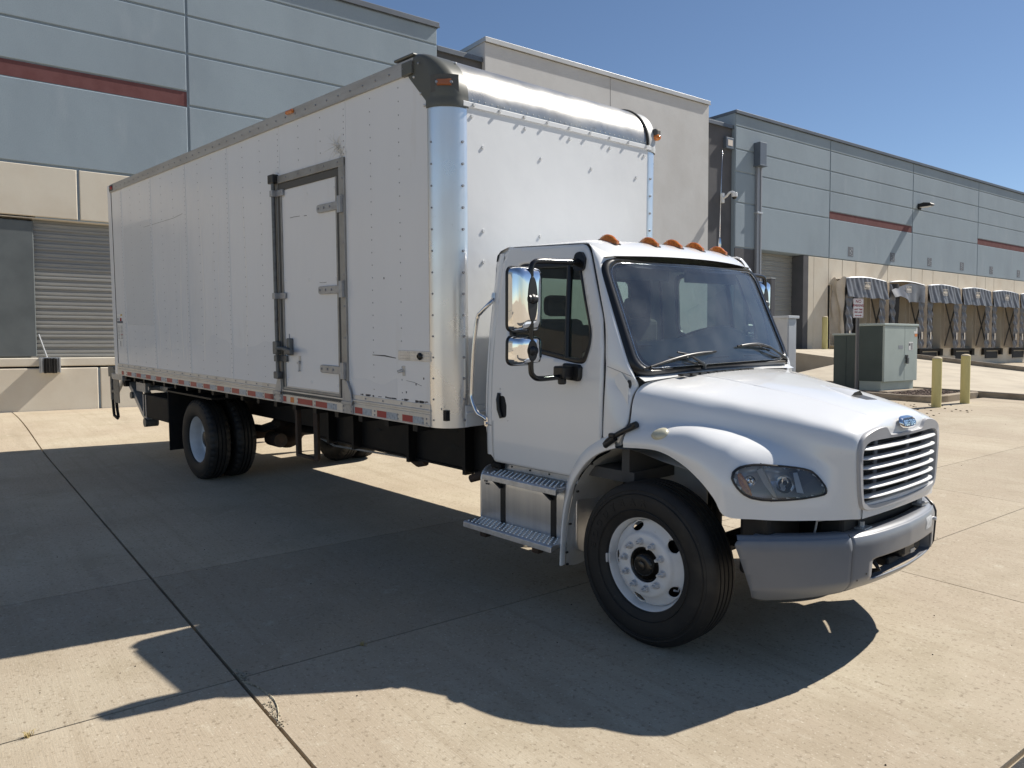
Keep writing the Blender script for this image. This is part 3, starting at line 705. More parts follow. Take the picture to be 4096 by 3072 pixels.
def tfo(name, mb, m, par=None, **k):
    mb.v = [(x + 5.2, y - 15.9, z - tz) for x, y, z in mb.v]; return obj(name, mb, m, par or tf, **k)
tfo('concrete_pad', MB().box(-6.3, -4.68, 14.85, 16.78, tz - .05, tz + .135), 'kerb', bevel=.015)
tfo('base', MB().box(-5.50, -4.93, 15.02, 16.70, tz + .135, tz + .39), 'transformer')
tfo('body', MB().box(-5.52, -4.90, 15.0, 16.73, tz + .37, 2.25), 'transformer_shade', bevel=.01)  # dark colour stands for shade on the side turned from the sun
tfo('roof', MB().box(-5.54, -4.83, 14.97, 16.76, 2.25, 2.31), 'transformer', bevel=.012)
d1 = tfo('door', MB().box(-4.90, -4.845, 15.01, 16.035, tz + .36, 2.245), 'transformer', bevel=.008)
d2 = tfo('door', MB().box(-4.90, -4.845, 16.045, 16.72, tz + .36, 2.245), 'transformer', bevel=.008)
def tfp(name, mb, m, par, **k): return tfo(name, mb, m, par, **k)
tfp('handle', MB().box(-4.845, -4.81, 16.07, 16.15, 1.40, 1.50).box(-4.81, -4.785, 16.09, 16.13, 1.28, 1.50).box(-4.845, -4.785, 16.14, 16.17, 1.27, 1.42), 'lockrod', d2, bevel=.004)
mb = MB().box(-4.845, -4.842, 16.25, 16.48, 1.62, 1.84); tfp('notice', mb, 'paper', d2)
mb = MB().box(-4.8415, -4.840, 16.265, 16.33, 1.74, 1.80)
for j in range(6): mb.box(-4.8415, -4.840, 16.36, 16.46, 1.64 + j * .03, 1.655 + j * .03)
tfp('notice_print', mb, 'ink', d2)
tfp('notice', MB().box(-4.845, -4.842, 16.52, 16.70, 2.06, 2.12).box(-4.845, -4.842, 16.63, 16.70, 2.12, 2.2), 'paper', d2)
tfp('warning_label', MB().box(-4.845, -4.842, 16.56, 16.70, 1.98, 2.055), 'orange', d2)
tfp('nameplate', MB().box(-4.845, -4.842, 15.72, 15.95, 1.66, 1.75), 'pipe', d1)
t2 = empty('electrical_cabinet', (-5.95, 15.8, tz)); tag(t2, 'lower shaded green transformer box left of the tall cabinet', 'electrical cabinet')
def t2o(name, mb, m, **k):
    mb.v = [(x + 5.95, y - 15.8, z - tz) for x, y, z in mb.v]; return obj(name, mb, m, t2, **k)
t2o('body', MB().box(-6.24, -5.56, 15.03, 16.4, tz + .10, 2.02), 'transformer_shade', bevel=.012)  # body coloured as if shaded, lid keeps the lit enamel
t2o('lid', MB().box(-6.27, -5.56, 15.0, 16.43, 2.02, 2.07), 'transformer', bevel=.01)
t2o('door_seam', MB().box(-5.91, -5.88, 15.018, 15.032, tz + .15, 1.98), 'transformer_shade', bevel=.004)
uc = empty('utility_cabinet', (-7.9, 15.2, tz)); tag(uc, 'light grey utility cabinet right of the windshield with an overhanging cap', 'utility cabinet')
def uco(name, mb, m, **k):
    mb.v = [(x + 7.9, y - 15.2, z - tz) for x, y, z in mb.v]; return obj(name, mb, m, uc, **k)
uco('body', MB().box(-8.2, -7.62, 15.0, 15.42, gz(-8, 15) + .05, 2.52), 'utilgrey', bevel=.01)
uco('cap', MB().box(-8.25, -7.56, 14.95, 15.48, 2.52, 2.60), 'utilgrey', bevel=.012)
uco('door_edge', MB().box(-7.62, -7.60, 15.03, 15.36, .8, 2.48), 'utilgrey', bevel=.004)
pp = empty('steel_post', (-8.84, 15.9, gz(-8.8, 15.9))); tag(pp, 'square dark grey steel post standing behind the light grey utility cabinet', 'post')
obj('tube', MB().box(-.115, .115, -.1, .1, -.1, 3.76 - gz(-8.8, 15.9)), 'dark', pp, bevel=.01)
obj('post_cap', MB().box(-.12, .12, -.105, .105, 3.76 - gz(-8.8, 15.9), 3.785 - gz(-8.8, 15.9)), 'coping_l', pp)
sg = empty('no_parking_sign', (-5.34, 14.62, gz(-5.34, 14.62))); tag(sg, 'white no parking fire lane sign with red letters on a grey post', 'sign')
sz = gz(-5.34, 14.62)
SF = frame_mat((0, 0, 0), (.30, .954, 0), (0, 0, 1)); nrm = Vector((.954, -.30, 0))
def sgo(name, mb, m, par=None, **k): mb.v = [tuple(SF @ Vector(v)) for v in mb.v]; return obj(name, mb, m, par or sg, **k)
mb = MB().box(-.035, .035, -.0, 2.9 - sz + .0, -.012, .0)
mb = MB().box(-.045, -.03, -.1, 2.93 - sz, -.034, -.004).box(.03, .045, -.1, 2.93 - sz, -.034, -.004).box(-.03, .03, -.1, 2.93 - sz, -.034, -.026)
sgo('post', mb, 'postgrey')
zc = 2.70 - sz; hw, hh = .165, .245
plate = rounded([(-hw, zc - hh), (hw, zc - hh), (hw, zc + hh), (-hw, zc + hh)], .03)
pl = sgo('plate', MB().prism(plate, lambda u, v, d: (u, v, d), 0, .004), 'signwhite')
ring_o = rounded([(-hw + .012, zc - hh + .012), (hw - .012, zc - hh + .012), (hw - .012, zc + hh - .012), (-hw + .012, zc + hh - .012)], .022)
ring_i = rounded([(-hw + .019, zc - hh + .019), (hw - .019, zc - hh + .019), (hw - .019, zc + hh - .019), (-hw + .019, zc + hh - .019)], .018)
n = len(ring_o); mb = MB().add([(u, v, .0055) for u, v in ring_o] + [(u, v, .0055) for u, v in ring_i], [(i, (i + 1) % n, n + (i + 1) % n, n + i) for i in range(n)])
sgo('border', mb, 'signred', pl)
for s_, zz, sz_, sp in (('NO', .165, .115, 1.05), ('PARKING', .065, .085, .95), ('ANY TIME', -.035, .058, 1.0), ('FIRE LANE', -.105, .056, .98)):
    sgo('lettering', text_mesh(s_, sz_, .0004, Matrix.Translation((0, zc + zz, .0056)), bold=.0022, spacing=sp), 'signred', pl)
ar = [(-.11, 0), (-.07, .024), (-.07, .009), (.07, .009), (.07, .024), (.11, 0), (.07, -.024), (.07, -.009), (-.07, -.009), (-.07, -.024)]
sgo('arrow', MB().prism([(u, v + zc - .185) for u, v in ar], lambda u, v, d: (u, v, d), .005, .006), 'signred', pl)

# ------------------------------------------------------------------ the box truck (built in its own frame: x forward, y left, z up)
T = empty('box_truck'); T.matrix_world = M_TRUCK
tag(T, 'white conventional-cab box truck with side door and grey bumper parked on the concrete yard', 'truck')
W = 1.295
def t(name, mb, m, par=None, **k): return obj(name, mb, m, par or T, **k)
# ---- cargo box
mb = MB().box(-7.62, 0, -W, -W + .03, 1.30, 3.86); side = t('side_wall', mb, 'boxwhite')
mb = MB().box(-7.62, 0, W - .03, W, 1.30, 3.86); side2 = t('side_wall', mb, 'boxwhite')
t('floor', MB().box(-7.62, .14, -W + .03, W - .03, 1.22, 1.30), 'frame')
t('rear_wall', MB().box(-7.66, -7.62, -W + .02, W - .02, 1.22, 3.9), 'boxwhite')
m = MB()
for i in range(19): m.box(-7.5 + i * .4, -7.44 + i * .4, -W + .04, W - .04, 1.10, 1.219)
t('crossmember', m, 'frame', kind='stuff')
# vertical lap seams of the skins, the patch by the rear and the rear post
m = MB()
for i in range(6):
    x = -7.21 + i * 1.205
    m.box(x - .03, x + .03, -W - .0035, -W, 1.335, 3.80)
t('panel_lap', m, 'boxwhite', side, kind='stuff')
m = MB()
def riv(m, x, y, z, r=.007, h=.004, ax='y', n=6):
    if ax == 'y': m.cyl((x, y, z), (x, y - h, z), r, r * .6, n)
    else: m.cyl((x, y, z), (x + h, y, z), r, r * .6, n)
doorx = (-2.50, -1.15)
for i in range(18):
    x = -7.21 + i * .4017
    seam = i % 3 == 0; st = .052 if seam else .102
    z = 1.40
    while z < 3.79:
        if not (doorx[0] < x < doorx[1] and z < 3.36): riv(m, x + random.gauss(0, .0012), -W - (.0035 if seam else 0), z, .0062, .0035)
        z += st
t('rivet_row', m, 'rivetdark', side, kind='stuff')
m = MB()
for i in range(40): riv(m, -7.5 + i * .19, -W - .022, 3.855, .010, .006)
for i in range(30):
    x = -7.4 + i * .26
    if not -2.6 < x < -1.1: riv(m, x, -W - .012, 1.315, .009, .005)
t('rail_rivet', m, 'rivet', side, kind='stuff')
# scuffs on the skin
m = MB()
m.prism([(-.80, 1.683), (-.62, 1.679), (-.46, 1.668), (-.46, 1.674), (-.62, 1.690), (-.80, 1.688)], lambda u, v, d: (u, d, v), -W - .001, -W)
for i in range(26):
    x = random.uniform(-1.1, -.03); m.box(x, x + random.uniform(.01, .07), -W - .0012, -W, 1.336 + random.uniform(0, .012), 1.342 + random.uniform(.004, .014))
for (x, z) in ((-.62, 2.30), (-.1, 1.52), (-.2, 1.47), (-.33, 1.40)): m.box(x, x + .012, -W - .0012, -W, z, z + .016)
m.tube([(-.32, -W - .0005, 1.50), (-.22, -W - .0005, 1.492), (-.12, -W - .0005, 1.47)], .0016, 4)
m.tube([(-6.3, -W - .0005, 3.20), (-5.2, -W - .0005, 3.215), (-4.9, -W - .0005, 3.24)], .0018, 4)
t('scuff', m, 'ink', side, kind='stuff')
# old decal ghosts and painted ground reflections, slightly proud film
m = MB()
def film(poly, d=.0014): m.prism(poly, lambda u, v, dd: (u, dd, v), -W - d, -W)
film([(-7.16, 1.9), (-6.05, 1.9), (-6.05, 3.28), (-6.6, 3.29), (-7.16, 3.27)])
MT['film'] = mat('aged_decal_ghost', (.72, .735, .745), .28, spec=.5, var=[(2, (.70, .715, .725), .4, .7)])
t('decal_ghost', m, 'film', side)
def wavyfilm(x0, x1, zbase, amp, seed, zb=1.345):
    rr = random.Random(seed); ph = [rr.uniform(0, 6) for _ in range(4)]
    top = [(x, zbase + amp * (math.sin(3.1 * x + ph[0]) + .6 * math.sin(7.3 * x + ph[1]) + .35 * math.sin(15 * x + ph[2]))) for x in lin(x0, x1, .06)]
    return MB().prism([(x0, zb)] + [(x1, zb)] + top[::-1], lambda u, v, d: (u, d, v), -W - .0009, -W)
MT['film2'] = mat('wavy_reflection_film', (.77, .785, .805), .16, spec=.5, var=[(2, (.75, .765, .785), .4, .7, (1, 1, .3))])  # darker film with a wavy top paints the yard's reflection low on the wall
for x0, x1, zb_, am, sd in ((-1.12, -.45, 1.50, .035, 3), (-5.96, -4.82, 1.62, .05, 5), (-4.74, -3.64, 1.70, .06, 8), (-3.56, -2.55, 1.72, .03, 11)):
    t('ground_reflection', wavyfilm(x0, x1, zb_, am, sd), 'film2', side)
m = MB()
for (x, z0, z1, wd, sd) in ((-5.85, 1.55, 2.55, .05, 1), (-5.45, 1.5, 2.1, .04, 2), (-5.02, 1.5, 3.0, .06, 3), (-4.88, 1.46, 2.4, .03, 4), (-4.35, 1.5, 3.5, .05, 6), (-4.05, 1.8, 2.2, .04, 7), (-3.86, 1.9, 3.3, .03, 9), (-3.2, 1.6, 3.4, .04, 12)):
    rr = random.Random(sd); L = []; Rr = []
    for i in range(14):
        f = i / 13; z = z0 + (z1 - z0) * f; c = x + .03 * math.sin(5 * f + sd); hw_ = wd * (.25 + .75 * math.sin(math.pi * min(1, f * 1.1 + .05)) ** .6) * (.7 + .3 * rr.random())
        L.append((c - hw_ / 2, z)); Rr.append((c + hw_ / 2, z))
    m.prism(L + Rr[::-1], lambda u, v, d: (u, d, v), -W - .0012, -W)
MT['film3'] = mat('pale_streak_film', (.86, .855, .84), .22, spec=.5)  # lighter wavy upright streaks on the wall skin
t('pale_streak', m, 'film3', side, kind='stuff')
t('rear_post', MB().box(-7.80, -7.645, -W - .006, W + .006, 1.17, 3.92), 'boxwhite', bevel=.012)
t('post_gap', MB().box(-7.648, -7.632, -W - .002, -W + .02, 1.2, 3.9), 'seal')
m = MB()
for (x0, x1, z0, z1, mm) in ((-7.6, -7.45, 2.02, 2.055, 0), (-7.60, -7.51, 1.96, 2.01, 0), (-7.44, -7.36, 2.0, 2.06, 0), (-7.60, -7.345, 1.68, 1.93, 0), (-7.56, -7.38, 1.585, 1.675, 0)): m.box(x0, x1, -W - .0015, -W, z0, z1)
dec = t('decal_paper', m, 'paper', side, kind='stuff')
m = MB()
for j in range(10):
    m.box(-7.58, -7.50, -W - .0022, -W - .0015, 1.70 + j * .02, 1.705 + j * .02); m.box(-7.46, -7.36, -W - .0022, -W - .0015, 1.70 + j * .02, 1.706 + j * .02)
for j in range(5): m.box(-7.50, -7.46, -W - .0022, -W - .0015, 1.59 + j * .016, 1.60 + j * .016)
m.box(-7.60, -7.345, -W - .0022, -W - .0015, 1.925, 1.955); m.box(-7.585, -7.54, -W - .0022, -W - .0015, 1.965, 2.0)
t('decal_print', m, 'inkgrey', side, kind='stuff')
t('decal_warning', MB().box(-7.44, -7.37, -W - .0025, -W - .0015, 2.03, 2.055), 'gold', side); t('decal_warning', MB().box(-7.46, -7.36, -W - .0026, -W - .0015, 1.755, 1.765), 'redtape', side)
t('decal_warning', MB().box(-7.47, -7.40, -W - .0026, -W - .0015, 1.955, 2.0), 'redlens', side)

# rails, roof
rail_prof = [(-W + .01, 3.806), (-W - .02, 3.806), (-W - .022, 3.90), (-W - .012, 3.902), (-W - .012, 3.918), (-W + .03, 3.925), (-W + .2, 3.935), (-W + .2, 3.90)]
tr_ = t('top_rail', MB().prism(rail_prof, lambda u, v, d: (d, u, v), -7.64, -.17), 'rail')
t('top_rail', mirror_y(MB().prism(rail_prof, lambda u, v, d: (d, u, v), -7.64, -.17)), 'rail')
t('roof', MB().box(-7.64, -.18, -W + .18, W - .18, 3.92, 3.945), 'alu')
brail = [(-W + .02, 1.335), (-W - .008, 1.335), (-W - .010, 1.298), (-W - .018, 1.292), (-W - .018, 1.280), (-W - .010, 1.274), (-W - .010, 1.262), (-W - .016, 1.258), (-W - .016, 1.178), (-W - .022, 1.175), (-W - .022, 1.166), (-W + .02, 1.166)]
br = t('bottom_rail', MB().prism(brail, lambda u, v, d: (d, u, v), -7.64, -.004), 'railbright')
t('bottom_rail', mirror_y(MB().prism(brail, lambda u, v, d: (d, u, v), -7.64, -.004)), 'railbright')
ty = -W - .0165
def tape(x0, x1, m): t('reflector_strip', MB().box(x0, x1, ty - .0012, ty, 1.180, 1.232), m, br)
for a, b, c_ in ((-1.062, -.942, -.802), (-.721, -.583, -.427), (-.36, -.219, -.078)): tape(a, b, 'redtape'); tape(b, c_, 'whitetape')
for a, b in ((-7.447, -7.35), (-2.084, -1.802), (-1.74, -1.533), (-2.383, -2.32), (-2.658, -2.57)): tape(a, b, 'redtape')
tape(-1.533, -1.364, 'whitetape'); tape(-2.57, -2.51, 'whitetape')
t('reflector_strip', MB().box(-2.233, -2.163, ty - .0014, ty, 1.180, 1.232), 'orange', br)
x = -7.19
while x < -2.75: tape(x, x + .19, 'redtape'); tape(x + .19, x + .36, 'whitetape'); x += .40
m = MB()
x = -7.22
while x < -.03:
    for z in (1.19, 1.224): riv(m, x, ty, z, .009, .006)
    x += .40 if x < -2.7 else .333
for x in (-.04, -1.10, -1.16): riv(m, x, ty, 1.19, .009, .006); riv(m, x, ty, 1.224, .009, .006)
t('rail_rivet', m, 'rivet', br, kind='stuff')

# front wall, corner posts, nose
r0 = .182
fw = t('front_wall', MB().box(r0 - .03, r0, -W + r0, W - r0, 1.33, 3.56), 'frontwall')
t('front_sill', MB().box(r0 - .02, r0 + .010, -W + r0, W - r0, 1.166, 1.262).box(r0 - .02, r0 + .022, -W + r0, W - r0, 1.262, 1.278).box(r0 - .02, r0 + .008, -W + r0, W - r0, 1.278, 1.328), 'frontwall', bevel=.003)
m = MB(); hexs = lambda x, y, z, r=.015, h=.009: (m.cyl((x, y, z), (x + h, y, z), r, r * .8, 10))
for z, ys_ in ((3.472, (-1.034, -.487, .027, .541, 1.028)), (3.262, (-.929, -.312, .30, .915)), (2.645, (-.928, -.322, .30, .92)), (2.413, (-.929,)), (1.791, (-1.028, -.5, 0, .5, 1.03))):
    for y in ys_: hexs(r0, y, z)
for y in (-.93, -.4, .1, .6, 1.0):
    for z in (1.195, 1.235): hexs(r0 + .01, y, z, .013, .008)
    hexs(r0 + .008, y, 1.303, .013, .008)
t('wall_bolt', m, 'bolt', fw, smooth=50, kind='stuff')
strip = t('header_strip', MB().box(r0 - .01, r0 + .012, -W + r0 - .01, W - r0 + .01, 3.532, 3.570), 'frontwall', bevel=.003)
m = MB()
for i in range(9): hexs(r0 + .012, -1.026 + i * .2585, 3.553, .015, .014)
for i in range(34): m.cyl((r0 + .003, -1.03 + i * .0625, 3.592), (r0 + .008, -1.03 + i * .0625, 3.592), .0045, n=6)
t('header_bolt', m, 'bolt', strip, smooth=50, kind='stuff')
def corner(z0, z1, sgn):
    pr = []
    for i in range(13):
        a = math.pi / 2 * i / 12; pr.append((r0 * math.sin(a), -W + r0 - r0 * math.cos(a)))
    pr = [(-.012, -W - .003)] + [(x, y - .003 if i < 6 else y) for i, (x, y) in enumerate(pr)] + [(r0 + .002, -W + r0 + .03)]
    inner = [(x - .02, y + .02) for x, y in pr[::-1]]
    m = MB().prism(pr + inner, lambda u, v, d: (u, v * sgn, d), z0, z1); return m
for s in (1, -1):
    cp = t('corner_post', corner(1.163, 3.585, s), 'alu_post', smooth=50)
    m = MB()
    for i in range(14):
        z = 1.22 + i * .158; y = s * (-W + r0 - .012); m.cyl((r0 - .002, y, z), (r0 + .010, y, z), .011, .009, 8)
        m.cyl((.028, s * (-W - .001), z), (.028, s * (-W - .007), z), .008, .006, 8)
    t('post_rivet', m, 'rivet', cp, smooth=50, kind='stuff')
# nose: quarter-round aluminium roof front
rn = .375
arc = [(r0 + .004 - rn + rn * math.cos(a), 3.575 + rn * math.sin(a)) for a in [math.pi / 2 * i / 18 for i in range(19)]]
arc = [(r0 + .004, 3.560)] + arc + [(-.5, 3.951)]
V = []
m = MB().grid([[(x, y, z) for y in lin(-W + .205, W - .19, .12)] for x, z in arc]); t('nose_cap', m, 'nose', smooth=60)
def cap(sgn, m):
    # moulded corner: carries the post radius up round the nose arc, with a flat side skirt cut on a slant
    rows = []; N = 22
    for i in range(N + 1):
        a = math.pi / 2 * i / N; sn, cz = math.sin(a), math.cos(a)
        pr_ = .05 + (r0 - .05) * (1 - sn) ** .8
        fx = r0 + .008 - rn + rn * cz; z = 3.575 + rn * sn
        sy = -W - .007 + .045 * max(0, sn - .9) * 10 * .5
        xb_ = max(-.27, -.005 - .235 * min(1, max(0, (z - 3.56) / .235)))
        row = [(min(xb_, fx - pr_ - .002), sy, z), ((xb_ + fx - pr_) / 2, sy, z)]
        for j in range(13):
            ph = math.pi / 2 * j / 12; row.append((fx - pr_ + pr_ * math.sin(ph), sy + pr_ - pr_ * math.cos(ph), z))
        row.append((fx, -W + .225, z)); rows.append(row)
    base = [(p[0], p[1], 3.520) for p in rows[0]]; lip = [(p[0] + .004, p[1] - .004, 3.560) for p in rows[0]]
    mb = MB().grid([base, lip] + rows + [[(p[0] - .2, p[1] + .05, 3.951) for p in rows[-1]]])
    mb.v = [(x, y * sgn, z) for x, y, z in mb.v]
    return t('corner_cap', mb, m, smooth=50)
c1 = cap(1, 'olive'); c2 = cap(-1, 'silvercap')
t('cap_flange', MB().box(-.42, -.17, -W - .012, -W + .28, 3.935, 3.956).box(-.30, -.17, -W - .028, -W + .02, 3.80, 3.90), 'olive', c1, bevel=.008)
# recessed marker pocket on the near cap
def pocket(cpo, s, front):
    if not front:
        m = MB()
        P = []
        for i in range(9):
            a = -.05 + 1.05 * i / 8; ph = math.pi / 2 * (.16 + .70 * i / 8)
            pr_ = r0 + .014; P.append((-.006 + .0 + pr_ * math.sin(ph), -W - .006 + pr_ - pr_ * math.cos(ph) - .010))
        return P
P = pocket(c1, 1, False)
m = MB().grid([[(x, y, z) for x, y in P] for z in (3.625, 3.66, 3.70, 3.745)]); t('lamp_pocket', m, 'seal', c1, smooth=60)
m = MB(); mid = P[2:7]
m.grid([[(x + .010 * f, y - .012 * f, z) for x, y in mid] for z, f in ((3.662, .4), (3.668, 1), (3.703, 1), (3.709, .4))]); t('marker_light', m, 'ambershade', c1, smooth=30)
for k_ in (2, 6): 
    x, y = P[k_]; t('lamp_screw', MB().cyl((x, y, 3.686), (x + .012, y - .016, 3.686), .010, n=8), 'rivet', c1)
m = MB()
for (x, y, z) in ((-.225, -W - .01, 3.84), (-.165, -W - .008, 3.775), (-.085, -W - .008, 3.64), (-.04, -W - .008, 3.545), (.075, -W + .035, 3.542), (.175, -W + .17, 3.545)): m.ell((x, y, z), .010, .010, .010, 8, 5)
for a in (.9,): m.ell((r0 + .01 - rn + (rn + .004) * math.cos(a), -W + .215, 3.575 + (rn + .004) * math.sin(a)), .010, .010, .010, 8, 5)
t('cap_screw', m, 'bolt', c1, smooth=180, kind='stuff')
m = MB().box(.135, .20, W - .11, W - .03, 3.64, 3.745); t('lamp_pocket', m, 'seal', c2, bevel=.02)
t('marker_light', MB().ell((.175, W - .075, 3.665), .045, .045, .03, 12, 8), 'amber', c2, smooth=180)
t('cap_edge', MB().tube([(r0 + .012 - rn + (rn + .003) * math.cos(a), W - .22, 3.575 + (rn + .003) * math.sin(a)) for a in [math.pi / 2 * i / 12 for i in range(13)]], .010, 6), 'seal', c2, smooth=60)
# side marker lamps
t('marker_light', MB().box(-2.14, -2.01, -W - .05, -W - .015, 3.865, 3.90), 'amber', tr_, bevel=.012)
t('marker_light', MB().ell((-7.53, -W - .022, 3.862), .055, .022, .03, 14, 8), 'redlens', tr_, smooth=180)
t('lamp_base', MB().box(-7.64, -7.47, -W - .026, -W - .01, 3.82, 3.905), 'seal', tr_, bevel=.01)
# tread-plate patch, latch and clip near the front
pt = t('tread_plate_patch', MB().box(-.424, .006, -W - .006, -W, 1.658, 1.737), 'tread', side, bevel=.002)
m = MB()
for i in range(17):
    for j in range(3):
        x = -.41 + i * .025; z = 1.672 + j * .025; s = 1 if (i + j) % 2 else -1
        m.box(x, x + .018, -W - .009, -W - .005, z - .003, z + .003)
t('tread_rib', m, 'tread', side, kind='stuff')
t('grommet', MB().lathe([(.010, -.006), (.026, -.008), (.030, -.014), (.016, -.03), (.010, -.03)], 18, 'y', (-.127, -W, 1.697)), 'black', side, smooth=40)
t('hook_plate', MB().box(-.372, -.335, -W - .004, -W, 1.535, 1.615), 'galv', side, bevel=.003)
t('hook', MB().tube([(-.37, -W - .012, 1.585), (-.40, -W - .03, 1.572), (-.375, -W - .04, 1.562), (-.34, -W - .022, 1.572)], .006, 8), 'galv', side, smooth=60)

# ---- side door in the cargo box
dx0, dx1, dz0, dz1 = -2.335, -1.32, 1.30, 3.20
dr = t('side_door', MB().box(dx0, dx1, -W - .004, -W + .02, dz0, dz1), 'boxwhite')
def fr(name, x0, x1, z0, z1, d, m, b=.004): return t(name, MB().box(x0, x1, -W - d, -W + .001, z0, z1), m, dr, bevel=b)
fr('door_post', -1.255, -1.168, 1.268, 3.345, .022, 'doorframe'); fr('door_post', -2.475, -2.395, 1.268, 3.30, .018, 'doorframe')
fr('door_header', -2.48, -1.168, 3.272, 3.345, .024, 'doorframe')
fr('door_header', -2.48, -1.255, 3.205, 3.270, .012, 'seal'); 
fr('door_seal', -1.32, -1.257, 1.29, 3.27, .010, 'seal'); fr('door_seal', -1.318, -1.295, 1.30, 3.2, .018, 'doorframe', .002); fr('door_seal', -2.393, -2.338, 1.29, 3.27, .010, 'seal')
fr('door_seal', -2.345, -2.325, 1.30, 3.2, .016, 'doorframe', .002)
fr('door_threshold', -2.39, -1.26, 1.245, 1.30, .016, 'seal'); fr('door_threshold', -2.36, -1.29, 1.30, 1.322, .02, 'doorframe', .002)
for z in (2.955, 2.238, 1.535):
    h_ = t('hinge', MB().prism(rounded([(-1.635, z - .035), (-1.21, z - .035), (-1.21, z + .035), (-1.635, z + .035)], [.03, 0, 0, .03]), lambda u, v, d: (u, d, v), -W - .026, -W - .004), 'hinge', dr, bevel=.004)
    t('hinge', MB().box(-1.225, -1.185, -W - .05, -W - .018, z - .07, z + .07).cyl((-1.225, -W - .042, z - .07), (-1.225, -W - .042, z + .07), .014, n=10), 'hinge', dr, smooth=40)
    m = MB()
    for x in (-1.60, -1.50, -1.40): m.cyl((x, -W - .026, z), (x, -W - .034, z), .012, .009, 8)
    t('hinge_bolt', m, 'rivetdark', dr, kind='stuff')
t('lock_rod', MB().cyl((-2.425, -W - .045, 1.46), (-2.425, -W - .045, 3.33), .019, n=14), 'lockrod', dr, smooth=40)
for z in (3.18, 2.205, 1.60):
    t('rod_guide', MB().box(-2.455, -2.27, -W - .03, -W - .01, z - .03, z + .03).box(-2.452, -2.395, -W - .072, -W - .01, z - .03, z + .03), 'hinge' if z != 1.6 else 'lockrod', dr, bevel=.005)
t('rod_keeper', MB().box(-2.49, -2.375, -W - .07, -W - .01, 3.275, 3.36), 'black', dr, bevel=.008)
t('rod_keeper', MB().box(-2.475, -2.385, -W - .07, -W - .01, 1.40, 1.47), 'lockrod', dr, bevel=.008)
t('rod_sleeve', MB().box(-2.468, -2.385, -W - .075, -W - .02, 1.64, 1.765), 'lockrod', dr, bevel=.008)
t('door_handle', MB().tube([(-2.42, -W - .06, 1.70), (-2.30, -W - .055, 1.70), (-2.20, -W - .06, 1.69), (-2.09, -W - .085, 1.675)], [.018, .018, .022, .016], 8), 'lockrod', dr, smooth=40)
t('handle_hub', MB().box(-2.235, -2.165, -W - .05, -W - .003, 1.635, 1.80).box(-2.16, -2.055, -W - .10, -W - .065, 1.648, 1.70), 'lockrod', dr, bevel=.012)
t('padlock_hasp', MB().box(-2.065, -2.025, -W - .008, -W - .003, 1.58, 1.635).cyl((-2.045, -W - .018, 1.59), (-2.045, -W - .018, 1.50), .008, n=8).box(-2.062, -2.028, -W - .03, -W - .008, 1.56, 1.58).ell((-2.045, -W - .018, 1.495), .014, .012, .010, 8, 5), 'galv', dr, smooth=40)
m = MB()
for z in (1.40, 2.34, 3.12):
    for x in (-2.295, -1.83, -1.355): m.ell((x, -W - .004, z - .01 * (x + 1.83)), .014, .004, .014, 12, 6)
t('door_rivet', m, 'boxwhite', dr, smooth=180, kind='stuff')
m = MB()
for i in range(7): m.cyl((-1.195, -W - .022, 1.55 + i * .27), (-1.195, -W - .028, 1.55 + i * .27), .010, .008, 8)
for i in range(5): m.cyl((-2.2 + i * .235, -W - .024, 3.31), (-2.2 + i * .235, -W - .030, 3.31), .010, .008, 8)
for i in range(12): m.cyl((-2.46, -W - .018, 1.5 + i * .15), (-2.46, -W - .024, 1.5 + i * .15), .007, .006, 8)
t('frame_rivet', m, 'rivetdark', dr, kind='stuff')
m = MB().tube([(-2.17, -W - .0045, 2.932), (-2.1, -W - .0045, 2.934), (-1.98, -W - .0045, 2.931)], .0025, 4).tube([(-1.9, -W - .0045, 2.925), (-1.85, -W - .0045, 2.924)], .003, 4).tube([(-2.245, -W - .0045, 1.76), (-2.242, -W - .0045, 1.80), (-2.247, -W - .0045, 1.84)], .004, 4)
m.tube([(-1.64, -W - .0045, 2.31), (-1.58, -W - .0045, 2.305), (-1.52, -W - .0045, 2.308)], .002, 4)
t('scratch', m, 'ink', dr, kind='stuff')
# gusset brackets under the door posts
def gusset(poly, z0, x0, x1):
    g = t('gusset', MB().prism(poly, lambda u, v, d: (u, d, v), -W - .030, -W - .016), 'hinge', dr, bevel=.003)
    t('gusset_plate', MB().box(x0, x1, -W - .032, -W - .012, 1.168, 1.245).box(x0, x1, -W - .042, -W - .03, 1.245, 1.275), 'hinge', dr, bevel=.003)
    m = MB()
    for (u, v) in ((x0 + .02, 1.19), (x1 - .02, 1.19), (x0 + .02, 1.228), (x1 - .02, 1.228)): m.cyl((u, -W - .032, v), (u, -W - .038, v), .009, .007, 8)
    t('gusset_rivet', m, 'rivet', dr, kind='stuff')
gusset([(-2.535, 1.27), (-2.405, 1.27), (-2.405, 1.44), (-2.42, 1.462), (-2.445, 1.455), (-2.465, 1.42)], 0, -2.555, -2.40)
gusset([(-1.245, 1.27), (-1.09, 1.27), (-1.115, 1.36), (-1.165, 1.445), (-1.205, 1.462), (-1.245, 1.455)], 0, -1.245, -1.08)

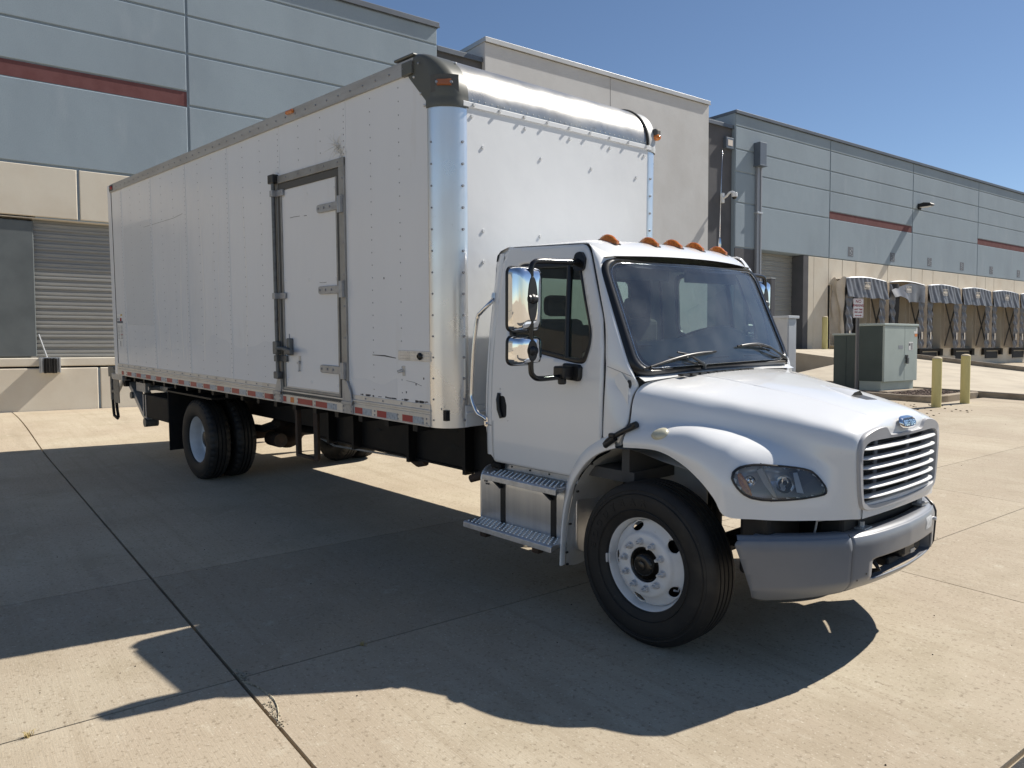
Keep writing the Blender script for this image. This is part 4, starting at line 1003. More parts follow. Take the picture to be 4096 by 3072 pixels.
# ---- hood with fenders (lofted cross-sections, mirrored)
HS = {
1.70: [(0,1.625),(.2,1.624),(.42,1.618),(.45,1.612),(.65,1.603),(.82,1.592),(.92,1.572),(.99,1.53),(1.025,1.46),(1.035,1.40),(1.045,1.35),(1.06,1.315),(1.085,1.285),(1.105,1.255),(1.115,1.225),(1.112,1.195)],
1.95: [(0,1.605),(.2,1.604),(.405,1.597),(.435,1.588),(.62,1.572),(.77,1.553),(.86,1.53),(.92,1.48),(.95,1.42),(.97,1.375),(.995,1.35),(1.03,1.335),(1.075,1.31),(1.11,1.275),(1.125,1.24),(1.12,1.208)],
2.12: [(0,1.583),(.2,1.581),(.392,1.573),(.422,1.563),(.595,1.543),(.73,1.52),(.81,1.495),(.865,1.445),(.89,1.395),(.91,1.362),(.94,1.35),(.995,1.345),(1.055,1.317),(1.10,1.265),(1.125,1.21),(1.12,1.155)],
2.25: [(0,1.565),(.2,1.563),(.38,1.553),(.41,1.543),(.57,1.521),(.70,1.497),(.775,1.472),(.825,1.42),(.85,1.37),(.87,1.34),(.905,1.333),(.965,1.325),(1.04,1.295),(1.093,1.238),(1.12,1.165),(1.115,1.068)],
2.34: [(0,1.552),(.2,1.549),(.37,1.538),(.40,1.528),(.555,1.505),(.67,1.48),(.742,1.453),(.79,1.405),(.815,1.348),(.835,1.32),(.87,1.312),(.938,1.30),(1.02,1.265),(1.075,1.20),(1.108,1.105),(1.108,.975)],
2.41: [(0,1.540),(.2,1.537),(.361,1.525),(.391,1.515),(.542,1.492),(.652,1.467),(.722,1.44),(.77,1.392),(.793,1.333),(.813,1.303),(.848,1.293),(.918,1.278),(1.003,1.238),(1.063,1.165),(1.098,1.05),(1.10,.885)],
2.55: [(0,1.513),(.2,1.51),(.345,1.498),(.375,1.487),(.52,1.463),(.63,1.438),(.69,1.412),(.733,1.365),(.752,1.30),(.77,1.265),(.805,1.245),(.87,1.215),(.935,1.165),(.985,1.09),(1.01,.99),(1.015,.875)],
2.66: [(0,1.488),(.2,1.485),(.335,1.473),(.362,1.462),(.51,1.437),(.61,1.412),(.67,1.386),(.71,1.335),(.725,1.265),(.737,1.22),(.765,1.185),(.81,1.145),(.855,1.09),(.89,1.03),(.905,.96),(.91,.87)],
2.76: [(0,1.463),(.2,1.459),(.32,1.448),(.348,1.436),(.495,1.411),(.595,1.388),(.65,1.36),(.685,1.305),(.695,1.235),(.70,1.18),(.715,1.13),(.735,1.085),(.755,1.04),(.77,.99),(.78,.94),(.78,.868)],
2.83: [(0,1.44),(.2,1.437),(.31,1.428),(.335,1.415),(.475,1.394),(.575,1.37),(.63,1.342),(.662,1.285),(.668,1.22),(.668,1.165),(.67,1.11),(.672,1.06),(.675,1.01),(.675,.965),(.675,.92),(.672,.865)],
2.875: [(0,1.413),(.2,1.41),(.30,1.403),(.325,1.392),(.455,1.375),(.555,1.352),(.605,1.325),(.635,1.27),(.638,1.21),(.635,1.155),(.63,1.10),(.622,1.05),(.613,1.0),(.605,.96),(.595,.915),(.585,.865)],
2.90: [(0,1.365),(.2,1.365),(.285,1.374),(.315,1.374),(.44,1.358),(.535,1.333),(.59,1.305),(.615,1.255),(.615,1.2),(.61,1.145),(.602,1.09),(.592,1.04),(.582,.99),(.572,.95),(.56,.91),(.545,.865)],
2.904: [(0,1.31),(.2,1.312),(.25,1.322),(.30,1.352),(.43,1.345),(.52,1.32),(.572,1.29),(.597,1.245),(.598,1.19),(.592,1.14),(.584,1.09),(.574,1.04),(.564,.99),(.554,.95),(.53,.92),(.50,.866)],
}
def WARP(x, y, z):      # the bonnet and bumper sit slightly rolled on their mounts
    return (x, y, z - .018 * y * sm(1.9, 2.8, x))
for k_ in HS:          # keep the bonnet crease shallow
    L_ = HS[k_]; L_[3] = (L_[3][0], L_[2][1] - .45 * (L_[2][1] - L_[3][1]))
hx = sorted(HS); rows = []
for x in hx:
    k = sm(2.80, 2.9, x)
    rows.append([(x + k * .022 * (1 - (y / .62) ** 2), -y, z) for y, z in HS[x]])
Hs = cr(rows, 6)                                        # along x
Hs = np.array([cr(r_, 4) for r_ in Hs])                 # round the section
# turn the lip of the fender inwards
lip = np.array([[(p[0], p[1] + .05, p[2] - .002)] for p in Hs[:, -1]])
Hs = np.concatenate([Hs, lip], 1)
mb = MB().grid(Hs); mbm = mirror_y(mb)
hood_mb = MB().add(mb.v, mb.f).add(mbm.v, mbm.f)
chin = []
for yv in np.linspace(-.53, .53, 15):
    xx = 2.904 + .022 * (1 - (yv / .62) ** 2) + .004
    f = 1 - abs(yv) / .53
    chin.append([(xx - .02, yv, .95), (xx, yv, .945), (xx + .004, yv, .90), (xx + .002, yv, .866), (xx - .04, yv, .862)])
hood_mb.grid(chin)
hood_mb.v = [WARP(*v) for v in hood_mb.v]
HLO = [(-0.287,1.107),(-0.282,1.143),(-0.254,1.167),(-0.218,1.178),(-0.173,1.184),(-0.129,1.184),(-0.085,1.18),(-0.026,1.174),(0.032,1.167),(0.086,1.158),(0.123,1.148),(0.152,1.126),(0.178,1.097),(0.199,1.068),(0.206,1.047),(0.203,1.028),(0.189,1.018),(0.15,1.01),(0.079,1.0),(0.007,0.995),(-0.065,0.992),(-0.124,0.994),(-0.181,1.003),(-0.223,1.023),(-0.254,1.052),(-0.277,1.083)]
HD = Vector((-.453, .8915, 0)).normalized(); HU = Vector((HD.y, -HD.x, 0)); HO = Vector((2.66, -.90, 0))
def hl_uv(p): q = Vector(p) - HO; return (q.dot(HU), p[2])
hl_in = [(u * .955 - .002, 1.085 + (v - 1.085) * .93) for u, v in HLO]
full_bvh = BVHTree.FromPolygons([Vector(v) for v in hood_mb.v], hood_mb.f)
keepf = []
for f in hood_mb.f:
    c_ = np.mean([hood_mb.v[i] for i in f], 0); c2 = np.array([c_[0], -abs(c_[1]), c_[2]])
    if c2[1] < -.62 and 2.3 < c2[0] < 2.9 and inpoly(np.array([hl_uv(c2)]), hl_in)[0]: continue
    keepf.append(f)
hood_mb.f = keepf
hood = t('hood', hood_mb, 'whitepaint', smooth=60)
bvh = full_bvh
def onhood(o, d, off=0.0):
    hit = bvh.ray_cast(Vector(o), Vector(d).normalized())
    if hit[0] is None: hit = bvh.find_nearest(Vector(o))[:3]
    n_ = hit[1]
    if n_.dot(Vector(d)) > 0: n_ = -n_
    return hit[0] + n_ * off, n_
# cowl closing panel between hood and windshield
def cowl_z(y): return 1.632 - .02 * (y / .9) ** 2
t('cowl', MB().grid([[(x, y, cowl_z(y) + dz) for y in np.linspace(-.95, .95, 21)] for x, dz in ((1.60, -.02), (1.66, .012), (1.69, .008), (1.735, -.016))]), 'whitepaint', smooth=60)
m = MB()
for i in range(9):
    y = -.62 + i * .10; m.box(1.728 + .02, 1.790, y, y + .07, 1.612, 1.6255)
t('cowl_vent', m, 'black', kind='stuff')
# hood scoop tip
sc_ = []
m = MB()
tip = [(2.30, -.10), (2.62, -.10)]
V = []
for i in range(9):
    f = i / 8; x = 2.36 + .25 * f; hz_ = .030 * math.sin(math.pi * f * .5) ** 1.4; wd = .02 + .10 * f
    zc_ = onhood((x, .09, 2.2), (0, 0, -1))[0].z
    V.append([(x - .0, .09 - wd, onhood((x, .09 - wd, 2.2), (0, 0, -1))[0].z - .003), (x, .09 - wd * .5, zc_ + hz_ * .8), (x, .09 + .02, zc_ + hz_), (x, .09 + wd * .6, onhood((x, .09 + wd * .6, 2.2), (0, 0, -1))[0].z - .003)])
t('hood_scoop', MB().grid(V), 'whitepaint', hood, smooth=60)
e_ = V[-1]; t('scoop_mesh', MB().add([(p[0] - .004, p[1], p[2]) for p in e_] + [(e_[0][0] - .01, e_[0][1], e_[0][2] - .02), (e_[3][0] - .01, e_[3][1], e_[3][2] - .02)], [(4, 0, 1, 2, 3, 5)]), 'black', hood)
zz = lambda x, y: onhood((x, y, 2.2), (0, 0, -1), .0015)[0]
tri = [zz(2.612, -.01), zz(2.60, .15), zz(2.70, .16), zz(2.685, .03)]
t('scoop_mesh', MB().add(tri, [(0, 1, 2, 3)]), 'black', hood)
# emblem on the nose
def ER(u, v, d):
    x = 2.904 + .022 * (1 - (u / .62) ** 2) + .004 + .010 * (1 - ((v) / .05) ** 2) - .35 * v + d
    return WARP(x, u, 1.372 + v)
def oval(a, b): return [(a * (abs(math.cos(t_)) ** .55) * math.copysign(1, math.cos(t_)), b * (abs(math.sin(t_)) ** .75) * math.copysign(1, math.sin(t_))) for t_ in [2 * math.pi * i / 36 for i in range(36)]]
n = 36
ov = [[ER(u, v, d) for u, v in oval(a, b)] for a, b, d in ((.106, .035, -.004), (.103, .032, .010), (.096, .026, .014), (.090, .022, .008))]
m = MB().add(sum(ov, []), [(k * n + i, k * n + (i + 1) % n, (k + 1) * n + (i + 1) % n, (k + 1) * n + i) for k in range(3) for i in range(n)])
em = t('emblem', m, 'chrome', hood, smooth=60)
t('emblem_field', MB().add([ER(u, v, .009) for u, v in oval(.091, .0225)], [tuple(range(n))]), 'emblemblue', hood)
tm = text_mesh('FREIGHTLINER', .043, .002, Matrix.Identity(4), bold=.0007, spacing=.78)
tw = max(v[0] for v in tm.v) - min(v[0] for v in tm.v)
tm.v = [ER(v[0] * .165 / tw, v[1] - .006 * (1 - (v[0] / (tw / 2)) ** 2) * 0 - .004, .013 + v[2]) for v in tm.v]
t('emblem_lettering', tm, 'chrome', hood)

# ---- grille
OF = [(0,1.314),(.22,1.316),(.252,1.326),(.29,1.360),(.32,1.368),(.42,1.362),(.52,1.340),(.575,1.310),(.60,1.265),(.602,1.20),(.588,1.06),(.570,.975),(.548,.930),(.50,.912),(.40,.905),(0,.898)]
IF = [(0,1.292),(.40,1.296),(.50,1.286),(.538,1.262),(.553,1.225),(.552,1.15),(.535,1.00),(.520,.962),(.490,.944),(.40,.934),(0,.925)]
No = 60
O_ = resample(cr([(*p, 0) for p in OF], 5)[:, :2], No); I_ = resample(cr([(*p, 0) for p in IF], 5)[:, :2], No)
def gfull(H): return [(-y, z) for y, z in H] + [(y, z) for y, z in H[::-1][1:-1]]
O_, I_ = gfull(O_), gfull(I_); ng = len(O_)
def gx_(y): return 2.904 + .024 * (1 - (y / .62) ** 2)
def scl(L, k): return [(y * k, 1.12 + (z - 1.12) * k) for y, z in L]
loops = [(scl(O_, 1.004), -.012), (O_, .010), (scl(O_, .985), .017), (scl(I_, 1.012), .015), (I_, .006), (scl(I_, .995), -.075)]
m = MB().add([WARP(gx_(y) + d, y, z) for L, d in loops for y, z in L], [(k * ng + i, k * ng + (i + 1) % ng, (k + 1) * ng + (i + 1) % ng, (k + 1) * ng + i) for k in range(5) for i in range(ng)])
gr = t('grille', m, 'grillegrey', smooth=40)
t('radiator', MB().add([WARP(gx_(y) - .072, y, z) for y, z in scl(I_, 1.0)], [tuple(range(ng))]), 'radiator', gr)
m = MB()
for i in range(26): m.tube([WARP(gx_(y) - .066, y, .94 + i * .0134) for y in np.linspace(-.5, .5, 9)], .003, 4)
t('radiator_fin', m, 'frame', gr, kind='stuff')
for k in range(6):
    z = 1.253 - k * .0544; hw = .552 - k * .006
    P = []
    for y in np.linspace(-hw, hw, 25):
        e = abs(y) / hw; P.append((gx_(y) + .012 - .02 * e ** 6, y, z))
    V = []
    for i, p in enumerate(P):
        e = abs(p[1]) / hw; s = 1 - .55 * max(0, (e - .9) / .1)
        V.append([WARP(p[0] + dx * s, p[1], p[2] + dz * s) for dx, dz in ((.020, -.002), (.014, .006), (-.004, .0095), (-.03, .008), (-.03, -.006), (.006, -.0085), (.017, -.006), (.020, -.002))])
    t('slat', MB().grid(V), 'grille', gr, smooth=50)
for s in (-1, 1):
    yc = s * .24; m = MB().box(2.80, 2.862, yc - .024, yc + .024, .93, 1.30)
    m.v = [WARP(*v) for v in m.v]; st_ = t('grille_strap', m, 'strapgrey', gr, bevel=.004)
    m = MB()
    for k in range(7):
        z = 1.226 - (k - 1) * .0544
        m.prism(rounded([(yc - .014, z - .0075), (yc + .014, z - .0075), (yc + .014, z + .0075), (yc - .014, z + .0075)], .007), lambda u, v, d: WARP(d, u, v), 2.8622, 2.864)
    t('strap_slot', m, 'radiator', gr, kind='stuff')
    y0, y1 = sorted((s * .50, s * .55)); m = MB().box(2.80, 2.85, y0, y1, .93, 1.29); m.v = [WARP(*v) for v in m.v]; t('grille_side', m, 'strapgrey', gr)
# dark closing panels behind bumper and under nose
t('engine_bay', MB().box(2.2, 2.80, -.52, .52, .72, 1.28), 'frame')
t('radiator_support', MB().box(2.70, 2.84, -.60, .60, .74, .90), 'frame', bevel=.02)
t('inner_splash', MB().box(2.42, 2.60, -.98, -.60, .55, .95), 'frame', bevel=.03); t('inner_splash', MB().box(2.42, 2.60, .60, .98, .55, .95), 'frame', bevel=.03)
t('hose', MB().tube([(2.74, -.55, .84), (2.76, -.62, .86), (2.74, -.70, .86), (2.72, -.70, .74)], .006, 6), 'galv', smooth=60)
for y in (-.40, .46): t('bracket_bolt', MB().cyl((2.86, y, .80), (2.86, y, .83), .018, n=8).box(2.80, 2.90, y - .05, y + .05, .785, .80), 'galv', smooth=40)
t('filter_can', MB().cyl((2.72, .44, .70), (2.90, .44, .70), .07, n=20), 'blackmat', smooth=40)

# ---- headlights let into the fender corners
def HP(u, v, off=0.0):
    o = HO + HU * u + Vector((0, 0, v)) - HD * 1.0
    p, n_ = onhood(o, HD, 0); return p + n_ * off
def HR(u, v, dep):     # point inside the lamp bowl, dep metres behind the surface
    return HP(u, v) + HD * dep
def flip(mb, s):
    if s > 0: return mb
    m2 = MB(); m2.v = [(x, -y, z - .036 * (-y) * 0) for x, y, z in mb.v]; m2.f = mb.f; return m2
hl = resample(HLO, 72, True); hc = np.array([-.035, 1.085]); nh = len(hl)
def sc(k, dz=0): return [hc + (p - hc) * np.array([1 - (1 - k), 1 - (1 - k) * 2.2]) for p in hl]
def headlight(s):
    L = [[HP(*p, .001) for p in sc(1.012)], [HP(*p, .010) for p in sc(1.0)], [HP(*p, .012) for p in sc(.975)], [HP(*p, .006) for p in sc(.955)], [HR(*p, .02) for p in sc(.94)]]
    ringf = lambda nl: [(k * nh + i, k * nh + (i + 1) % nh, (k + 1) * nh + (i + 1) % nh, (k + 1) * nh + i) for k in range(nl) for i in range(nh)]
    h = t('headlight', flip(MB().add(sum(L, []), ringf(4)), s), 'lampblack', smooth=50)
    B = [[HR(*p, .004) for p in sc(.958)], [HR(*p, .05) for p in sc(.90)], [HR(*p, .085) for p in sc(.72)], [HR(*p, .095) for p in sc(.3)]]
    bm_ = MB().add(sum(B, []), ringf(3)); bm_.f.append(tuple(range(3 * nh, 4 * nh)))
    t('lamp_bowl', flip(bm_, s), 'reflector', h, smooth=60)
    dk = [(0.010,1.140),(0.089,1.150),(0.15,1.115),(0.200,1.046),(0.19,1.025),(0.087,1.012),(0.050,1.036)]
    t('lamp_shadow', flip(MB().add([HR(u, v, .012) for u, v in dk], [tuple(range(7))]), s), 'lampshadow', h)  # dark sheet paints the hood's shadow across the inner half of the lamp
    am = rounded([(-0.259,1.134),(-0.236,1.132),(-0.208,1.092),(-0.186,1.050),(-0.174,1.012),(-0.196,1.020),(-0.226,1.046),(-0.248,1.084)], .01, 3)
    t('turn_signal', flip(MB().prism(am, lambda u, v, d: tuple(HR(u, v, d)), .012, .03), s), 'amber', h)
    f1 = [(-0.158,1.150),(-0.131,1.164),(-0.088,1.093),(-0.050,1.008),(-0.066,1.012),(-0.118,1.081)]
    t('lamp_fin', flip(MB().prism(f1, lambda u, v, d: tuple(HR(u, v, d)), .014, .05), s), 'lamptan', h)
    f2 = [(0.030,1.136),(0.052,1.138),(0.088,1.030),(0.052,1.036)]
    t('lamp_fin', flip(MB().prism(f2, lambda u, v, d: tuple(HR(u, v, d)), .008, .05), s), 'lamptan' if False else 'rimgrey', h)
    c0 = HR(-.01, 1.075, .085); c1_ = HR(-.19, 1.095, .07)
    m = MB(); 
    for cc_, r_ in ((c0, .050), (c1_, .030)):
        d = -HD; a = Vector((0, 0, 1)); b = d.cross(a)
        V = []; N = 24
        for k, (rr_, dp) in enumerate(((.25, .0), (.6, .012), (.85, .03), (1.0, .055))):
            V += [cc_ + d * dp + (a * math.cos(q) + b * math.sin(q)) * r_ * rr_ for q in [2 * math.pi * i / N for i in range(N)]]
        m.add(V, [(k * N + i, k * N + (i + 1) % N, (k + 1) * N + (i + 1) % N, (k + 1) * N + i) for k in range(3) for i in range(N)])
    t('lamp_reflector', flip(m, s), 'chrome', h, smooth=60, kind='stuff')
    t('lamp_bulb', flip(MB().ell(c0 - HD * .02, .014, .014, .014, 10, 6), s), 'lampblack', h, smooth=180)
    lens = patch([tuple(p) for p in sc(.978)], [], lambda u, v: tuple(HP(u, v, .0075)), .012)
    t('lamp_lens', flip(lens, s), 'lens', h, smooth=180)
headlight(1); headlight(-1)
# side lamp and hood latch on the near fender (and the pair on the far side)
for s in (1, -1):
    m = MB(); V = []
    for k, (r_, off) in enumerate(((1, .001), (.97, .010), (.75, .017), (.4, .020))):
        for i in range(28):
            a = 2 * math.pi * i / 28; p, n_ = onhood((1.953 + .052 * r_ * math.cos(a), -1.6, 1.300 + .029 * r_ * math.sin(a) + .005 * r_ * math.cos(a)), (0, 1, 0)); V.append(p + n_ * off)
    m.add(V, [(k * 28 + i, k * 28 + (i + 1) % 28, (k + 1) * 28 + (i + 1) % 28, (k + 1) * 28 + i) for k in range(3) for i in range(28)]); m.f.append(tuple(range(84, 112)))
    sl_ = t('side_lamp', flip(m, s), 'yellowlens', hood, smooth=60)
def strap_pt(x, z, off):
    if x > 1.70: p, n_ = onhood((x, -1.6, z), (0, 1, 0)); return p + n_ * off
    return Vector((x, -1.075 - off - .01 * 0, z))
for s in (1, -1):
    sb = [strap_pt(1.755, 1.322, .018), Vector((1.69, -1.105, 1.292)), Vector((1.62, -1.105, 1.254)), Vector((1.56, -1.095, 1.215)), Vector((1.515, -1.08, 1.19))]
    m = MB().tube(sb, [.020, .017, .016, .019, .010], 8)
    hb = t('hood_latch', flip(m, s), 'black', hood, smooth=50)
    m = MB().tube([sb[0] + Vector((.012, -.004, .006)), sb[0] + Vector((-.05, -.004, -.022))], .022, 8)
    m2 = MB().tube([Vector((1.635, -1.11, 1.245)), Vector((1.545, -1.10, 1.185))], .018, 8)
    t('latch_grip', flip(m, s), 'black', hood, smooth=50); t('latch_grip', flip(m2, s), 'black', hood, smooth=50)
    m3 = MB().box(1.595, 1.635, -1.135, -1.10, 1.245, 1.275); t('latch_catch', flip(m3, s), 'black', hood, bevel=.008)

# ---- rear part of the fender (fixed to the cab), inner liner
arcp = [(1.172, .325), (1.178, .48), (1.195, .65), (1.225, .78), (1.262, .885), (1.318, .975), (1.385, 1.055), (1.47, 1.118), (1.555, 1.158), (1.628, 1.180)]
A = resample(cr([(*p, 0) for p in arcp], 6)[:, :2], 40)
for s in (1, -1):
    V = []
    for i, (x, z) in enumerate(A):
        dx, dz = (A[min(i + 1, 39)] - A[max(i - 1, 0)]); l_ = math.hypot(dx, dz); nx_, nz_ = -dz / l_, dx / l_   # outward from the wheel
        bw = .045 + .045 * sm(.6, 1.1, z)
        yo = -1.108 + .008 * sm(.9, 1.2, z)
        V.append([(x + nx_ * bw * 1.0, -1.058, z + nz_ * bw), (x + nx_ * bw * .8, -1.085, z + nz_ * bw * .8), (x + nx_ * .010, yo, z + nz_ * .010), (x, yo + .002, z), (x - nx_ * .004, yo + .014, z - nz_ * .004), (x + nx_ * .004, yo + .05, z + nz_ * .004)])
    fe = t('rear_fender', flip(MB().grid(V), s), 'whitepaint', smooth=50)
    V = []
    L = [(x + .012, z - .006) for x, z in A] + [(1.80, 1.225), (1.98, 1.20), (2.14, 1.12), (2.27, 1.0), (2.37, .90)]
    for x, z in resample(cr([(*p, 0) for p in L[::3] + [L[-1]]], 5)[:, :2], 44):
        rib = lambda y: .012 * math.sin((y + x * .5) * 22)
        V.append([(x + rib(y) * .5, y, z - .004 + rib(y)) for y in np.linspace(-1.075, -.56, 13)])
    t('fender_liner', flip(MB().grid(V), s), 'liner', smooth=180)
    m = MB().box(1.30, 1.95, -.575, -.56, .55, 1.19); t('inner_fender', flip(m, s), 'liner')
    m = MB().cyl((1.98, -.50, 1.02), (1.98, -.50, .62), .035, n=12); t('shock_absorber', flip(m, s), 'frame', smooth=40)
    m = MB().tube([(1.86, -.70, 1.13), (1.88, -.72, 1.09), (1.93, -.71, 1.07), (1.98, -.68, 1.09)], .022, 6); t('spring_bracket', flip(m, s), 'rimgrey', smooth=60)
    m = MB()
    for (x, z) in ((1.205, .42), (1.235, .62), (1.21, .34), (1.30, .85), (1.42, 1.05)): m.cyl((x, -1.09, z), (x, -1.075, z), .008, n=8)
    t('fender_screw', flip(m, s), 'black', fe, kind='stuff')

# ---- cab
def ysf(z):      # cab side surface (tumblehome)
    return -(1.063 - .128 * max(0, (z - 1.25) / 1.22) ** 1.7 - .010 * max(0, (1.12 - z) / .2) ** 2)
def SD(off=0.0): return lambda x, z: (x, ysf(z) - off, z)
door_o = rounded([(.442, 2.36), (.425, 1.62), (.436, 1.22), (.446, 1.0), (.452, .937), (1.245, .939), (1.478, 1.185), (1.490, 1.25), (1.486, 1.60), (1.474, 1.80), (1.446, 1.99), (1.285, 2.405), (1.243, 2.470), (.478, 2.493)],
                 [0, 0, 0, 0, .045, .06, .06, .1, 0, .2, .2, .25, .10, .06], 6)
win_o = rounded([(.600, 2.372), (1.176, 2.362), (1.226, 2.315), (1.300, 2.10), (1.385, 1.86), (1.335, 1.688), (1.25, 1.688), (.90, 1.742), (.575, 1.845)], [.08, .04, .03, .4, .25, .09, .1, .4, .10], 6)
win_i = [(1.0 + (u - 1.0) * .93 , 2.03 + (v - 2.03) * .895) for u, v in win_o]
ws_rect = rounded([(-.985, -.01), (.985, -.01), (1.0, .97), (-1.0, .97)], [.16, .16, .14, .14], 8)
def WS(u, v, off=0.0):      # windshield surface, v from cowl to header
    return (1.672 - .318 * v + .075 * (1 - u * u) + off * .92, u * (.965 - .04 * v), 1.648 + .722 * v + .024 * (1 - u * u) + off * .40)
for s in (1, -1):
    d_ = t('door', flip(patch(door_o, [win_o], SD(.004), .022), s), 'whitepaint', smooth=60, solid=.02)
    n_w = len(win_o)
    band = [[SD(.010)(*p) for p in win_o], [SD(.016)(*[a + (b - a) * .35 for a, b in zip(p, q)]) for p, q in zip(win_o, win_i)], [SD(.012)(*q) for q in win_i], [SD(-.012)(*q) for q in win_i]]
    ex = [(1.0 + (u - 1.0) * 1.012, 2.03 + (v - 2.03) * 1.015) for u, v in win_o]
    band = [[SD(.001)(*p) for p in ex]] + band
    t('window_frame', flip(MB().add(sum(band, []), [(k * n_w + i, k * n_w + (i + 1) % n_w, (k + 1) * n_w + (i + 1) % n_w, (k + 1) * n_w + i) for k in range(4) for i in range(n_w)]), s), 'gasket', d_, smooth=50)
    t('window', flip(patch(win_i, [], SD(-.006), .04), s), 'sideglass', d_, smooth=180)
    t('window_divider', flip(MB().tube([SD(.0)(1.108, 2.335), SD(.0)(1.135, 2.03), SD(.0)(1.158, 1.72)], .020, 8), s), 'gasket', d_, smooth=60)
    # handle: escutcheon, recess and pull
    hp = rounded([(.452, 1.478), (.475, 1.505), (.585, 1.500), (.608, 1.46), (.636, 1.275), (.622, 1.245), (.575, 1.245), (.515, 1.285), (.474, 1.34)], [.02, .03, .03, .04, .02, .02, .03, .06, .04], 4)
    t('handle_plate', flip(MB().prism(hp, lambda u, v, dd: (u, ysf(v) - dd, v), .004, .014), s), 'black', d_, bevel=.004)
    hr = rounded([(.49, 1.42), (.575, 1.43), (.60, 1.36), (.60, 1.275), (.555, 1.268), (.51, 1.31)], .03, 4)
    t('handle_recess', flip(MB().prism(hr, lambda u, v, dd: (u, ysf(v) - dd, v), .0142, .0150), s), 'pad_dark', d_)
    t('door_handle', flip(MB().tube([(.522, ysf(1.44) - .018, 1.445), (.523, ysf(1.40) - .030, 1.40), (.535, ysf(1.33) - .032, 1.33), (.553, ysf(1.27) - .020, 1.268)], .0145, 8), s), 'black', d_, smooth=60)
    t('door_lock', flip(MB().cyl((.525, ysf(1.475) - .012, 1.475), (.525, ysf(1.475) - .018, 1.475), .008, n=10), s), 'nut', d_)
    # door gap seal, b-pillar, rear corner, a-pillar, cowl side
    dg = [(1.0 + (u - 1.0) * 1.0, v) for u, v in door_o]
    t('door_seal', flip(MB().tube([SD(-.012)(*p) for p in resample(dg, 140, True)], .011, 6, True), s), 'gasket', smooth=60)
    # shell behind the door skin
    cab_o = [(.352, 2.40), (.338, 1.90), (.340, 1.20), (.385, .98), (.44, .93), (1.255, .925), (1.50, 1.17), (1.63, 1.185), (1.674, 1.30), (1.676, 1.58), (1.60, 1.66), (1.51, 1.69), (1.46, 2.01), (1.30, 2.42), (1.25, 2.485), (.45, 2.505), (.38, 2.47)]
    cab_o = rounded(cab_o, [.03, 0, 0, .03, .02, .02, .02, .02, .05, .04, .05, .05, .3, .1, .05, .05, .03], 4)
    sh = t('cab_side', flip(patch(cab_o, [win_o], SD(-.016), .03), s), 'whitepaint', smooth=60)
    # cowl side and a-pillar skin, swept from the door edge to the bonnet gap and the windshield gasket
    P0 = [(1.497, 1.235), (1.499, 1.33), (1.500, 1.44), (1.502, 1.54), (1.502, 1.62), (1.500, 1.685), (1.490, 1.76), (1.466, 1.95), (1.398, 2.15), (1.312, 2.375), (1.268, 2.463), (1.225, 2.487)]
    hy_ = lambda z: -np.interp(z, [1.285, 1.315, 1.35, 1.40, 1.46, 1.53, 1.572], [1.088, 1.064, 1.050, 1.040, 1.030, .995, .925]) - .003
    E0 = [(1.630, ysf(1.2) - .01, 1.212), (1.682, hy_(1.315), 1.315), (1.684, hy_(1.42), 1.42), (1.684, hy_(1.50), 1.505), (1.684, -.965, 1.560)]
    G0 = [(-1.03, -.035), (-1.045, .10), (-1.045, .35), (-1.04, .60), (-1.03, .84), (-.985, .97), (-.88, 1.02)]
    E0 = [Vector(e) for e in E0] + [Vector(WS(u, v, 0)) for u, v in G0]
    V = []
    for q_, ((x, z), b) in enumerate(zip(P0, E0)):
        a = Vector(SD(.003)(x, z)); bl = sm(3, 7, q_)
        mid_ = (a + b) / 2 + Vector((.006, -.016, .004)) * bl + Vector((0, -.010, .004)) * (1 - bl) * sm(0, 2, q_)
        V.append([tuple(a + Vector((-.004, .02, 0))), tuple(a), tuple(a * .5 + mid_ * .5 + Vector((0, -.003, 0))), tuple(mid_ * .5 + b * .5 + Vector((.002, -.004, 0))), tuple(b), tuple(b + Vector((-.006, .03, -.004)))])
    V = np.array([cr(np.array(V)[:, j], 5) for j in range(6)]).transpose(1, 0, 2)
    V = np.array([cr(r_, 3) for r_ in V])
    t('a_pillar', flip(MB().grid(V), s), 'whitepaint', smooth=60)
    t('panel_seam', flip(MB().tube([tuple(Vector(V[len(V) // 2 - 3][4 + j])) for j in range(0, 8)], .002, 4), s), 'strapgrey')
    rc = []
    for z in np.linspace(.98, 2.46, 20):
        y = ysf(z); rc.append([(.436, y - .003, z), (.395, y - .004, z), (.365, y + .006, z), (.346, y + .030, z), (.338, y + .08, z)])
    t('rear_corner', flip(MB().grid(rc), s), 'whitepaint', smooth=70)
    t('corner_seam', flip(MB().tube([(.434, ysf(1.205) - .005, 1.20), (.345, ysf(1.205) - .0, 1.20)], .003, 5), s), 'seal')
    t('roof_cap', flip(MB().grid([[(x, ysf(2.44) + dy, z + dz) for x, z in ((.352, 2.40), (.362, 2.445), (.40, 2.478), (.45, 2.492))] for dy, dz in ((-.006, 0), (.02, .012), (.05, .018))]), s), 'black', smooth=60)
    # grab handle on the back corner
    gp = [(.372, ysf(2.12) - .01, 2.12), (.362, ysf(2.08) - .04, 2.085), (.30, -1.055, 2.03), (.262, -1.06, 1.98), (.235, -1.075, 1.75), (.222, -1.085, 1.45), (.232, -1.088, 1.375), (.285, -1.085, 1.285), (.345, -1.075, 1.255), (.37, -1.066, 1.235)]
    gh = t('grab_handle', flip(MB().tube(cr(gp, 4), .0155, 12), s), 'steel', smooth=180)
